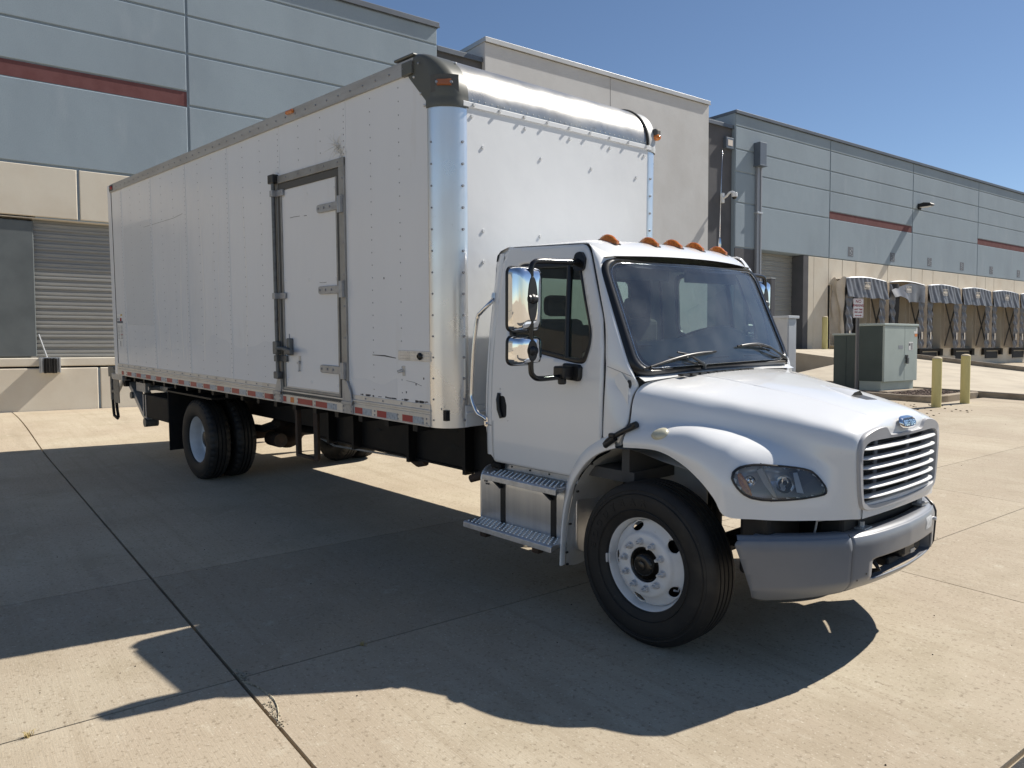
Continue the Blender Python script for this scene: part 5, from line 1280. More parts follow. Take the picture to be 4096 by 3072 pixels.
    for z in (2.14, 1.222):
        t('handle_foot', flip(MB().prism(rounded([(.355, z - .035), (.393, z - .035), (.393, z + .035), (.355, z + .035)], .016), lambda u, v, dd: (u, ysf(v) - dd, v), .002, .012).cyl((.374, ysf(z) - .012, z - .012), (.374, ysf(z) - .022, z - .012), .010, n=8), s), 'steel', gh, smooth=40)
# rear wall with window, floor
rw = rounded([(-.93, .95), (.93, .95), (.93, 2.42), (-.93, 2.42)], .12); rwin = rounded([(-.62, 1.93), (.62, 1.93), (.62, 2.30), (-.62, 2.30)], .06)
def RW(u, v): return (.340 + .01 * (v - 1) * 0, u * (1.0 + (1.06 - .93 + ysf(v) + .0 - 0) * 0), v)
t('cab_rear_wall', patch(rounded([(-1.0, .95), (1.0, .95), (1.03, 1.3), (.93, 2.45), (-.93, 2.45), (-1.03, 1.3)], [.1, .1, 0, .1, .1, 0]), [rwin], lambda u, v: (.339, u, v), .035), 'whitepaint')
t('rear_window', MB().add([(.342, u, v) for u, v in rwin], [tuple(range(len(rwin)))]), 'sideglass')
t('rear_trim', patch(rounded([(-.96, .95), (.96, .95), (.9, 2.42), (-.9, 2.42)], .1), [rwin], lambda u, v: (.362, u, v), .05), 'interior')
t('cab_floor', MB().box(.36, 1.70, -1.0, 1.0, .95, 1.02), 'interior'); t('firewall', MB().box(1.60, 1.66, -1.0, 1.0, .95, 1.60), 'interior')
# roof shell
V = []
for ty_ in np.linspace(-1, 1, 33):
    row = []; a = abs(ty_)
    for f in np.linspace(0, 1, 22):
        ye = .938; y = ty_ * ye
        xf_ = 1.445 - .115 * (a ** 2.2); zf = 2.388 + .022 * (1 - a * a)
        x = .352 + (xf_ - .352) * f
        crown = 2.528 - .012 * a ** 2
        edge = 1 - max(0, (a - .80) / .20) ** 2.4
        zt_ = crown - .050 * (1 - edge)
        rear = max(0, (.10 - f) / .10); front = max(0, (f - .74) / .26)
        z = zt_ - .075 * rear ** 2.2 - (zt_ - zf) * front ** 2.1
        row.append((x, y, z))
    V.append(row)
V = [[(x, y * 1.004, z - .03) for x, y, z in V[0]]] + V + [[(x, y * 1.004, z - .03) for x, y, z in V[-1]]]
roof_mb = MB().grid(V); roof_o = t('cab_roof', roof_mb, 'whitepaint', smooth=70)
rbvh = BVHTree.FromPolygons([Vector(v) for v in roof_mb.v], roof_mb.f)
rz = lambda x, y: rbvh.ray_cast(Vector((x, y, 4)), Vector((0, 0, -1)))[0].z
t('headliner', MB().grid([[(x, y, 2.43 - .05 * abs(y)) for y in np.linspace(-.9, .9, 8)] for x in (.38, .9, 1.38)]), 'cabgrey', smooth=180)
for x, y in ((1.218, -.674), (1.262, -.282), (1.262, 0), (1.262, .282), (1.218, .674)):
    z = rz(x, y); m = MB(); V = []
    for i in range(9):
        f = i / 8; xx = -.085 + .15 * f; h = .052 * (math.sin(math.pi * min(1, .18 + f * .9)) ** .6); wd = .034 * (1 - .25 * f) * (math.sin(math.pi * (.12 + .80 * f)) ** .4)
        V.append([(x + xx, y - wd, rz(x + xx, y) - .004), (x + xx, y - wd * .8, z + h * .65), (x + xx, y - wd * .3, z + h), (x + xx, y + wd * .3, z + h), (x + xx, y + wd * .8, z + h * .65), (x + xx, y + wd, rz(x + xx, y) - .004)])
    cl = MB().grid(V); nn = len(cl.v); cl.f += [tuple(range(6)), tuple(range(nn - 6, nn))]
    lt = t('clearance_light', cl, 'amber', roof_o, smooth=50)
    t('light_gasket', MB().prism(rounded([(x - .092, y - .038), (x + .072, y - .034), (x + .072, y + .034), (x - .092, y + .038)], .02), lambda u, v, dd: (u, v, rz(u, v) + dd), -.004, .005), 'black', roof_o)
az = rz(1.14, .80)
an = t('antenna', MB().lathe([(.030, 0), (.026, .012), (.012, .022), (.010, .06), (.012, .07), (.008, .12), (.004, .13)], 14, 'z', (1.14, .80, az - .004)), 'steel', roof_o, smooth=40)
t('antenna_whip', MB().tube([(1.14, .80, az + .12), (1.142, .80, az + .5), (1.148, .80, 3.34)], [.0028, .0022, .0016], 6), 'steel', roof_o, smooth=180)
# windshield with gasket and frit band
n_ws = len(ws_rect)
def ring3(L, m, name, sm_=50): 
    k = len(L); return t(name, MB().add(sum(L, []), [(a * n_ws + i, a * n_ws + (i + 1) % n_ws, (a + 1) * n_ws + (i + 1) % n_ws, (a + 1) * n_ws + i) for a in range(k - 1) for i in range(n_ws)]), m, smooth=sm_)
def rs(kx, kz): return [(u * kx, .48 + (v - .48) * kz) for u, v in ws_rect]
gk = ring3([[WS(u, v, -.012) for u, v in rs(1.045, 1.065)], [WS(u, v, .012) for u, v in rs(1.035, 1.05)], [WS(u, v, .024) for u, v in rs(1.01, 1.01)], [WS(u, v, .016) for u, v in rs(.985, .972)], [WS(u, v, .004) for u, v in rs(.975, .96)]], 'gasket', 'windshield_gasket')
t('trim_line', MB().tube([WS(u, v, .018) for u, v in rs(.975, .958)], .0022, 5, True), 'steel', gk, smooth=180)
fr_ = rs(.93, .90)
ring3([[WS(u, v, .003) for u, v in rs(.985, .975)], [WS(u, v, .003) for u, v in fr_]], 'frit', 'windshield_frit')
t('windshield', patch(rs(.98, .97), [], lambda u, v: WS(u, v, .005), .05), 'windshield', smooth=180)
# interior
V = []
for y in np.linspace(-.93, .93, 38):
    hump = .10 * math.exp(-((y - .46) / .30) ** 2) ; row = []
    for f in np.linspace(0, 1, 12):
        x = 1.655 - .42 * f; z = 1.632 + .20 * min(1, f / .55) ** .8 * (1 - .12 * (y / .9) ** 2) + hump * math.sin(math.pi * min(1, .05 + f * .75)) ** 1.2
        if f > .9: z -= (f - .9) * 4
        row.append((x, y, z))
    V.append(row)
t('dashboard', MB().grid(V), 'dash', smooth=60)
t('dash_face', MB().box(1.20, 1.26, -.95, .95, 1.15, 1.76), 'dash', bevel=.02)
m = MB()
for yc in (-.52, -.05, .40):
    for i in range(8): m.box(1.585, 1.635, yc + i * .030, yc + .012 + i * .030, 1.700, 1.708)
t('defrost_vent', m, 'interior', kind='stuff')
t('dash_speaker', MB().lathe([(0, .004), (.085, .004), (.095, 0)], 24, 'z', (1.47, -.68, 1.800)), 'interior', smooth=40)
swc = Vector((1.10, .46, 1.80)); swn = Vector((-.45, 0, .9)).normalized(); sa = Vector((0, 1, 0)); sb_ = swn.cross(sa)
st = t('steering_wheel', MB().tube([swc + (sa * math.cos(a) + sb_ * math.sin(a)) * .225 for a in [2 * math.pi * i / 36 for i in range(36)]], .016, 8, True), 'black', smooth=180)
t('wheel_hub', MB().cyl(swc - swn * .05, swc - swn * .01, .07, n=18).tube([swc - swn * .02 - sa * .21, swc - swn * .03, swc - swn * .02 + sa * .21], .016, 6).cyl(swc - swn * .05, swc - swn * .4, .035, n=10), 'black', st, smooth=40)
for y in (-.50, .46):
    sback = MB().box(.48, .62, y - .25, y + .25, 1.35, 1.98).box(.50, .60, y - .13, y + .13, 2.0, 2.16); t('seat', sback, 'seat', bevel=.05, seg=3)
    t('seat_cushion', MB().box(.56, 1.05, y - .26, y + .26, 1.20, 1.40), 'seat', bevel=.05, seg=3)
t('sun_visor', MB().box(1.28, 1.30, -.80, -.10, 2.25, 2.39), 'cabgrey', bevel=.008); t('sun_visor', MB().box(1.28, 1.30, .10, .80, 2.25, 2.39), 'cabgrey', bevel=.008)
t('papers', MB().box(.60, .63, .16, .40, 1.42, 1.60), 'tan_label')
# wipers
for piv, tipp, bl in (((1.742, -.32, 1.664), (-.62, .115), (-.95, -.16)), ((1.70, .88, 1.662), (.44, .155), (.15, .72))):
    k = Vector(WS(tipp[0], tipp[1], .045)); p0 = Vector(piv)
    wi = t('wiper', MB().tube([p0 + Vector((0, 0, -.02)), p0 + Vector((-.0, 0, .012)), p0 * .75 + k * .25 + Vector((.012, 0, .012)), p0 * .35 + k * .65 + Vector((.012, 0, .018)), k], [.018, .014, .009, .007, .006], 8), 'black', smooth=60)
    b0, b1 = bl; v0 = .01 if piv[1] < 0 else .145; v1 = .105 if piv[1] < 0 else .115
    bp = [Vector(WS(b0 + (b1 - b0) * f, v0 + (v1 - v0) * f + .02 * math.sin(math.pi * f), .020)) for f in np.linspace(0, 1, 13)]
    t('wiper_blade', MB().tube(bp, .007, 5), 'blackmat', wi, smooth=60)
    ap = [Vector(WS(b0 + (b1 - b0) * f, v0 + (v1 - v0) * f + .02 * math.sin(math.pi * f), .020 + .030 * math.sin(math.pi * f))) for f in np.linspace(.08, .92, 11)]
    t('blade_bridge', MB().tube(ap, .0065, 6), 'black', wi, smooth=60)
    t('wiper_hose', MB().tube(cr([tuple(p0 + Vector((.01, .02, 0))), tuple(p0 * .7 + k * .3 + Vector((.015, 0, -.012))), tuple(p0 * .35 + k * .65 + Vector((.01, 0, -.02))), tuple(bp[7])], 4), .0035, 5), 'black', wi, smooth=180)
# mirrors
for s in (1, -1):
    ty1 = ysf(2.37); ty2 = ysf(1.61)
    arm = cr([(1.205, ty1 - .045, 2.352), (1.205, -1.15, 2.348), (1.205, -1.33, 2.344), (1.205, -1.395, 2.332), (1.205, -1.418, 2.295), (1.205, -1.42, 2.2), (1.205, -1.42, 1.80), (1.205, -1.42, 1.665), (1.208, -1.405, 1.625), (1.212, -1.36, 1.604), (1.215, -1.25, 1.603), (1.215, ty2 - .10, 1.606)], 4)
    mr = t('mirror', flip(MB().tube(arm, .0175, 12), s), 'blackgloss', smooth=180)
    t('mirror_bracket', flip(MB().prism(rounded([(1.165, 2.30), (1.262, 2.29), (1.262, 2.375), (1.225, 2.425), (1.165, 2.415)], .035), lambda u, v, d: (u, ysf(v) - d, v), .006, .036).cyl((1.205, ty1 - .02, 2.352), (1.205, ty1 - .075, 2.352), .024, n=12), s), 'blackgloss', mr, smooth=35)
    t('mirror_bracket', flip(MB().prism(rounded([(1.155, 1.585), (1.30, 1.575), (1.315, 1.60), (1.315, 1.665), (1.295, 1.685), (1.155, 1.69)], .015), lambda u, v, d: (u, ysf(v) - d, v), .006, .045).box(1.165, 1.262, ty2 - .135, ty2 - .02, 1.595, 1.675).cyl((1.215, ty2 - .10, 1.60), (1.215, ty2 - .10, 1.555), .028, n=12), s), 'black', mr, bevel=.012)
    def mhead(z0, z1, yo, yi, name):
        # chrome shell, forward side domed, with a rounded outline
        m = MB(); rows = []
        ol = rounded([(yo, z0), (yi, z0), (yi, z1), (yo, z1)], .045, 5); cy_, cz_ = (yo + yi) / 2, (z0 + z1) / 2
        x0 = 1.155
        for k, dx in ((1.0, -.05), (1.0, -.012), (.985, .012), (.94, .034), (.82, .052), (.55, .062), (.2, .065)):
            rows.append([(x0 + dx, cy_ + (y - cy_) * (1 - (1 - k) * .8), cz_ + (z - cz_) * (1 - (1 - k) * .55)) for y, z in ol])
        n_ = len(ol); V = sum(rows, [])
        m.add(V, [(a * n_ + i, a * n_ + (i + 1) % n_, (a + 1) * n_ + (i + 1) % n_, (a + 1) * n_ + i) for a in range(6) for i in range(n_)])
        m.f.append(tuple(range(6 * n_, 7 * n_)))
        h_ = t('mirror_head', flip(m, s), 'chrome', mr, smooth=60)
        t('mirror_glass', flip(MB().add([(x0 - .051, cy_ + (y - cy_) * .96, cz_ + (z - cz_) * .97) for y, z in ol], [tuple(range(n_))]), s), 'mirrorglass', mr)
        t('mirror_rim', flip(MB().tube([(x0 - .048, y, z) for y, z in ol], .010, 6, True), s), 'black', mr, smooth=60)
        el = [(-1.42 + .042 * math.cos(a), cz_ + min(.14, (z1 - z0) * .38) * math.sin(a)) for a in [2 * math.pi * i / 28 for i in range(28)]]
        t('mirror_recess', flip(MB().prism(el, lambda u, v, d: (d, u, v), x0 + .045, x0 + .069), s), 'black', mr, bevel=.003)
        t('mirror_clamp', flip(MB().ell((1.207, -1.42, cz_), .036, .040, .036, 14, 10).cyl((1.207, -1.455, cz_), (1.207, -1.385, cz_), .030, n=14), s), 'black', mr, smooth=50)
    mhead(1.905, 2.303, -1.535, -1.310, 'a'); mhead(1.695, 1.872, -1.535, -1.310, 'b')
# closing panel behind the bonnet edge
edge = [(y, z) for y, z in HS[1.70][:-1]]
ce = [(-y * .99, z - .012) for y, z in edge] + [(-.9, 1.16)]
cf = ce + [(-y, z) for y, z in ce[::-1]][:-1]
t('cowl_closure', MB().add([(1.672, y, z) for y, z in cf], [tuple(range(len(cf)))]), 'whitepaint')

# ---- bumper: steel centre section and two moulded ends
BT = [(2.985, 0), (2.975, .22), (2.955, .42), (2.925, .56), (2.895, .64), (2.84, .745), (2.77, .85), (2.68, .955), (2.58, 1.06), (2.47, 1.155)]
bt = resample(cr([(*p, 0) for p in BT], 6)[:, :2], 80)       # plan curve, centre to end
def bplan(s):      # arc parameter by |y|
    return np.interp(s, bt[:, 1], bt[:, 0])
def bnorm(y):
    a = bplan(max(0, abs(y) - .02)); b = bplan(abs(y) + .02); dx = b - a; L = math.hypot(dx, .04)
    n_ = np.array([.04 / L, -dx / L]); return n_ * np.array([1, math.copysign(1, y)])
def bz(y): a = abs(y); return (.462 - .055 * sm(.45, 1.05, a), .772)
def BP(y, w_, d=0.0):      # w_ 0 bottom .. 1 top; faces lean in at top and bottom
    z0, z1 = bz(y); z = z0 + (z1 - z0) * w_
    prof = -.055 * max(0, (.25 - w_) / .25) ** 1.6 - .02 * max(0, (w_ - .80) / .2) ** 2.2 - .012 * (1 - w_)
    tuck = -.05 * (1 - w_) * sm(.55, 1.1, abs(y))
    n_ = bnorm(y); o = prof + tuck + d
    return WARP(bplan(abs(y)) + n_[0] * o, y + n_[1] * o, z)
yc = .615
cen = rounded([(-yc, .0), (yc, .0), (yc, 1.0), (-yc, 1.0)], .01)
opn = rounded([(-.455, .165), (.475, .165), (.455, .555), (-.45, .555)], [.04, .05, .06, .06], 6)
bu = t('bumper', patch(cen, [opn], lambda u, v: BP(u, v), .022), 'bumper', smooth=60, solid=.012)
def opring(d0, d1, k): return [BP(u, v, d0) for u, v in opn], [BP(u, v, d1) for u, v in opn]
no = len(opn)
a_, b_ = opring(0.003, -.055, 1); t('bumper_opening', MB().add(a_ + b_, [(i, (i + 1) % no, no + (i + 1) % no, no + i) for i in range(no)]), 'bumper', bu, smooth=60)
V = []
for y in np.linspace(-yc, yc, 40):     # rolled top and bottom flanges
    n_ = bnorm(y); row = []
    for o, dz in ((0, 0), (-.012, .010), (-.035, .014), (-.085, .012), (-.095, -.004)):
        p = BP(y, 1.0); row.append((p[0] + n_[0] * o, p[1] + n_[1] * o, p[2] + dz))
    V.append(row)
t('bumper_top', MB().grid(V), 'bumper', bu, smooth=60)
for s in (1, -1):
    eo = [(yc + .006, .0), (1.02, .0), (1.06, .07), (1.135, .93), (1.125, 1.0), (yc + .006, 1.0)]
    eo = rounded(eo, [.0, .05, .05, .05, .03, .0], 5)
    k = 1 if s > 0 else -1
    en = t('bumper_end', patch(eo, [], lambda u, v: BP(-u * k, v - .004, .004), .022), 'bumperend', bu, smooth=60, solid=.010)
    V = []
    for y in np.linspace(yc + .006, 1.125, 26):
        n_ = bnorm(-y * k); row = []
        for o, dz in ((.004, -.004), (-.010, .012), (-.03, .016), (-.08 if y < 1.05 else -.04, .014)):
            p = BP(-y * k, 1.0); row.append((p[0] + n_[0] * o, p[1] + n_[1] * o, p[2] + dz))
        V.append(row)
    t('end_top', MB().grid(V), 'bumperend', en, smooth=60)
    ed = [BP(-u * k, v, -.008) for u, v in [(1.02, .0), (1.06, .07), (1.135, .93)]]
    t('end_seam', MB().tube([BP(-(yc + .002) * k, v, -.006) for v in np.linspace(0, 1, 9)], .006, 5), 'seal', bu, smooth=60)
    if s < 0:
        t('end_trim', MB().tube([BP(-(yc + .012) * k, v, .010) for v in np.linspace(.02, 1.0, 9)] + [BP(-(yc + .2) * k, 1.0, .008)], .012, 6), 'black', bu, smooth=60)
m = patch(rounded([(.275, .70), (.41, .685), (.42, .93), (.29, .93)], .01), [], lambda u, v: BP(u, v, .0075), .02); t('sticker_residue', m, 'residue', bu)
p = Vector(BP(.50, .80, .006)); t('bumper_bolt', MB().cyl(p, p + Vector((.016, 0, 0)), .014, .011, 8), 'nut', bu, smooth=40)
m = MB()
for y, w_ in ((-.50, .30), (-.57, .22)): p = Vector(BP(y, w_, .006)); m.cyl(p, p + Vector((.002, 0, 0)), .006, n=8)
t('bumper_hole', m, 'black', bu, kind='stuff')
for s in (1, -1): t('bumper_bracket', MB().box(2.55, 2.90, s * .46 - .03, s * .46 + .03, .60, .74), 'frame')
t('tow_hook', MB().tube([(2.80, -.36, .62), (2.92, -.36, .60), (2.95, -.36, .56), (2.90, -.36, .54)], .014, 8), 'frame', smooth=60)
t('sensor_box', MB().box(2.80, 2.955, -.02, .17, .548, .70), 'black', bevel=.025)
m = MB().box(2.9555, 2.9575, .09, .155, .560, .585); so2 = t('sensor_label', m, 'galv')
t('sensor_bracket', MB().box(2.78, 2.90, -.10, .12, .50, .56), 'frame', bevel=.015)

# ---- wheels
def tyre_prof(wd, Ro, front):
    h = wd / 2
    p = [(.286, -.098), (.292, -.112), (.315, -.126), (.36, -h + .002), (.40, -h), (.43, -h + .004), (.452, -h + .012), (.457, -h + .010), (.474, -h + .020), (.488, -h + .030), (Ro - .008, -h + .040), (Ro - .002, -h + .052)]
    if front:
        for c_ in (-.062, -.021, .021, .062):
            p += [(Ro, c_ - .007), (Ro - .012, c_ - .005), (Ro - .012, c_ + .005), (Ro, c_ + .007)]
    else:
        for c_ in (-.045, .0, .045): p += [(Ro, c_ - .008), (Ro - .014, c_ - .005), (Ro - .014, c_ + .005), (Ro, c_ + .008)]
    q = [(r, -y_) for r, y_ in p[:12]][::-1]
    return p + q
def tyre(wd, Ro, front):
    n_ = 96 if front else 144
    prof = tyre_prof(wd, Ro, front); m = MB().lathe(prof, n_, 'y', close=True)
    k = len(prof)
    V = []
    for i in range(n_):
        for j in range(k):
            x, y, z = m.v[i * k + j]; r = prof[j][0]
            if r > .47:
                if not front and (i % 4 == (0 if y < 0 else 2)) and abs(y) > .055 and r > Ro - .03: f = (r - .015) / r; x *= f; z *= f
                elif front and r > Ro - .05 and abs(y) > wd / 2 - .05: pass
            # slight flat at the contact patch
            if z < -.493: z = -.493 - (abs(z) - .493) * .15
            V.append((x, y, z))
    m.v = V; return m
def ring_faces(prof, n_, holes=None):
    """lathe rings (r, y); polar grid with elliptical openings snapped clean"""
    k = len(prof); V = []; F = []
    for i in range(n_):
        a = 2 * math.pi * i / n_
        for r, y in prof: V.append([r * math.cos(a), y, r * math.sin(a)])
    V = np.array(V)
    inside = np.zeros(len(V), bool)
    for (ha, hr_, ra, rr_) in holes or []:
        c_ = np.array([hr_ * math.cos(ha), hr_ * math.sin(ha)]); er = np.array([math.cos(ha), math.sin(ha)]); et = np.array([-er[1], er[0]])
        d = V[:, [0, 2]] - c_; u = d @ er / rr_; v = d @ et / ra; q = np.hypot(u, v)
        ins = (q < 1) & (V[:, 1] < 9); inside |= ins
        for idx in np.where(ins)[0]:
            if q[idx] > .62:
                f = 1 / q[idx]; V[idx, 0] = c_[0] + d[idx, 0] * f; V[idx, 2] = c_[1] + d[idx, 1] * f; inside[idx] = False
    for i in range(n_):
        for j in range(k - 1):
            f = (i * k + j, i * k + j + 1, ((i + 1) % n_) * k + j + 1, ((i + 1) % n_) * k + j)
            if any(inside[list(f)]): continue
            F.append(f)
    return MB().add(V, F)
WZ = .494
def arc_text(s_, r, a0, da, y, size):
    m = MB()
    for i, ch in enumerate(s_):
        if ch == ' ': continue
        a = a0 - da * i; M_ = frame_mat((r * math.cos(a), y, r * math.sin(a)), (math.sin(a), 0, -math.cos(a)), (math.cos(a), 0, math.sin(a)))
        tm_ = text_mesh(ch, size, .0015, M_, bold=.002); m.add(tm_.v, tm_.f)
    return m
def front_wheel(s):
    w_ = empty('front_wheel', (1.862, -1.10 * s, WZ), 0 if s > 0 else math.pi); w_.parent = T
    if s < 0: pass
    rim_prof = [(.298, -.004), (.301, .002), (.299, .012), (.290, .004), (.283, .010), (.277, .030), (.268, .055), (.266, .085), (.262, .092)]
    rp = [(r, y) for r, y in rim_prof]
    obj('rim', MB().lathe([(.292, .014)] + rp, 96, 'y'), 'rimwhite', w_, smooth=40)
    dp = [(.112, .012), (.112, .002), (.118, -.003), (.16, -.003), (.182, -.002), (.190, .001), (.197, .010), (.204, .020)] + [(r, .020 + (r - .204) * .75) for r in np.linspace(.209, .252, 12)] + [(.258, .064), (.264, .085)]
    holes = [(math.pi / 2 + .35 + 2 * math.pi * i / 5, .232, .044, .030) for i in range(5)]
    obj('wheel_disc', ring_faces(dp, 220, holes), 'rimwhite', w_, smooth=40, solid=.008)
    obj('brake_drum', MB().lathe([(.0, .10), (.20, .10), (.245, .12), (.25, .26), (.0, .26)], 48, 'y'), 'hubblack', w_, smooth=40)
    obj('hub', MB().lathe([(.110, .03), (.108, .012), (.100, .004), (.090, .012), (.086, .03), (.074, .020), (.068, -.010), (.060, -.022), (.048, -.026), (.030, -.026), (.026, -.036), (.014, -.040), (0, -.040)], 40, 'y'), 'hubblack', w_, smooth=40)
    nm = MB()
    n0 = MB().cyl((0, -.003, 0), (0, -.009, 0), .024, n=18).cyl((0, -.009, 0), (0, -.034, 0), .0195, .0185, 6).cyl((0, -.034, 0), (0, -.062, 0), .0105, .0095, 12)
    first = None
    for i in range(10):
        a = math.pi / 2 + .16 + 2 * math.pi * i / 10; loc = (.1430 * math.cos(a), 0, .1430 * math.sin(a))
        if first is None: first = obj('lug_nut', n0, 'nut', w_, smooth=35, loc=loc)
        else: dup(first, w_, loc)
    obj('balance_weight', MB().box(-.304, -.285, -.010, .004, -.05, .01).box(-.29, -.27, .004, .012, -.055, .012), 'nut', w_, bevel=.004)
    obj('valve_stem', MB().tube([(.21, .06, -.10), (.225, .03, -.115), (.215, .005, -.105)], .006, 8), 'steel', w_, smooth=60)
    ty_ = obj('tyre', tyre(.278, .503, True), 'rubber', w_, smooth=35, loc=(0, .105, 0))
    for i, ch in enumerate('GOODYEAR'): obj('raised_letter', arc_text(ch, .385, math.pi / 2 + 1.45 - .21 * i, .21, -.0345, .062), 'rubber', w_)
    obj('tyre_rib', MB().lathe([(.335, -.0335), (.338, -.037), (.341, -.0335)], 96, 'y').lathe([(.432, -.0335), (.435, -.036), (.438, -.0315)], 96, 'y'), 'rubber', w_, smooth=60, kind='stuff')
    return w_
front_wheel(1); front_wheel(-1)
def rear_wheel(y, s, outer):
    w_ = empty('rear_wheel', (-4.955, y * s, WZ), 0 if s > 0 else math.pi); w_.parent = T
    if outer:
        rp = [(.292, .016), (.298, -.004), (.301, .002), (.299, .012), (.290, .006), (.280, .014), (.272, .040), (.258, .062), (.252, .10), (.250, .145), (.243, .152), (.225, .160), (.19, .172), (.155, .176), (.115, .176), (.112, .19)]
        obj('rim', MB().lathe(rp, 96, 'y'), 'rimgrey', w_, smooth=40)
        obj('hub', MB().lathe([(.12, .19), (.108, .13), (.09, .10), (.085, .09), (0, .085)], 32, 'y'), 'hubblack', w_, smooth=40)
        first = None
        n0 = MB().cyl((0, .176, 0), (0, .15, 0), .020, .018, 6).cyl((0, .15, 0), (0, .125, 0), .012, n=10)
        for i in range(10):
            a = .2 + 2 * math.pi * i / 10; loc = (.143 * math.cos(a), 0, .143 * math.sin(a))
            if first is None: first = obj('lug_nut', n0, 'black', w_, smooth=35, loc=loc)
            else: dup(first, w_, loc)
    else:
        obj('rim', MB().lathe([(.292, .01), (.298, 0), (.24, .06), (.24, .16), (.0, .16)], 64, 'y'), 'rimgrey', w_, smooth=40)
    obj('tyre', tyre(.272, .503, False), 'rubber', w_, smooth=35, loc=(0, .105, 0))
for s in (1, -1): rear_wheel(-1.19, s, True); rear_wheel(-.865, s, False)

# ---- chassis, axles, tank, steps
for s in (1, -1):
    fr2 = t('frame_rail', MB().box(-7.5, 2.75, s * .43 - .035, s * .43 + .035, .74, 1.02), 'frame', bevel=.006)
    t('subframe_sill', MB().box(-7.55, .10, s * .43 - .05, s * .43 + .05, 1.02, 1.10), 'frame')
t('front_axle', MB().box(1.80, 1.92, -.90, .90, .40, .50), 'frame', bevel=.02)
for s in (1, -1): t('leaf_spring', MB().tube([(1.2, s * .43, .66), (1.5, s * .43, .57), (1.86, s * .43, .53), (2.2, s * .43, .57), (2.5, s * .43, .66)], .04, 6), 'frame')
t('rear_axle', MB().cyl((-4.955, -1.0, WZ), (-4.955, 1.0, WZ), .075, n=16).ell((-4.955, 0, WZ), .24, .22, .24, 20, 12), 'rust', smooth=60)
t('differential_nose', MB().cyl((-4.80, 0, WZ), (-4.50, 0, .56), .15, .08, 16), 'rust', smooth=50)
t('drive_shaft', MB().cyl((-4.5, 0, .56), (.2, 0, .70), .05, n=12), 'frame', smooth=50)
for s in (1, -1):
    t('leaf_spring', MB().tube([(-5.7, s * .50, .70), (-5.3, s * .50, .60), (-4.955, s * .50, .585), (-4.6, s * .50, .60), (-4.2, s * .50, .70)], .05, 6), 'frame')
    t('brake_chamber', MB().cyl((-4.70, s * .35, .45), (-4.42, s * .35, .45), .09, n=16), 'rust', smooth=40)
    t('torque_rod', MB().tube([(-4.955, s * .62, .36), (-4.88, s * .62, .30), (-4.86, s * .60, .22)], .025, 8), 'frame', smooth=60)
# dark side skirt tank with diamond perforations, hangers
sk = t('air_tank_skirt', MB().box(-3.25, -.05, -.50, -.475, .66, 1.12), 'frame')
m = MB()
for x, z in ((-3.02, 1.02), (-3.02, .90), (-1.95, .99), (-1.95, .86), (-.72, .98), (-.72, .84)):
    m.prism([(x - .07, z), (x, z + .022), (x + .07, z), (x, z - .022)], lambda u, v, d: (u, d, v), -.503, -.4995)
t('skirt_slot', m, 'pad_dark', sk, kind='stuff')
for x in (-2.80, -2.29, -1.31, -.47, .22): t('floor_hanger', MB().box(x - .02, x + .02, -.60, -.50, .63 if x != .22 else .70, 1.18), 'frame')
t('skirt_lip', MB().box(-3.25, .30, -.525, -.47, .645, .662), 'frame')
t('air_line', MB().tube([(-3.6, -.30, .60), (-3.0, -.40, .56), (-2.2, -.45, .60), (-1.4, -.46, .63)], .012, 6), 'galv', smooth=60)
t('drain_valve', MB().tube([(-1.42, -.48, .64), (-1.30, -.48, .60), (-1.18, -.48, .63)], .035, 8), 'rust', smooth=60)
t('gearbox', MB().box(.1, 1.2, -.30, .30, .55, .98), 'frame', bevel=.05)
# rusty U shaped bracket under the side door
m = MB().tube([(-2.40, -1.15, 1.16), (-2.40, -1.15, .63), (-2.03, -1.15, .63), (-2.03, -1.15, 1.16)], .032, 4); t('step_frame', m, 'rust')
# battery / pump box, mud flaps
bb = t('pump_box', MB().box(-6.93, -5.92, -1.20, -.70, .60, .93), 'blackmat', bevel=.02)
t('box_strap', MB().box(-6.90, -6.87, -1.208, -1.20, .61, .92).box(-6.80, -6.77, -1.208, -1.20, .61, .92), 'hinge', bb, kind='stuff')
for s in (1, -1): t('mud_flap', MB().box(-5.80, -5.785, s * .92 - .32, s * .92 + .32, .26, 1.08), 'blackmat')
for s in (1, -1): t('inner_wheel_arch', MB().box(-5.78, -4.3, s * .92 - .34, s * .92 + .34, 1.04, 1.06), 'frame')
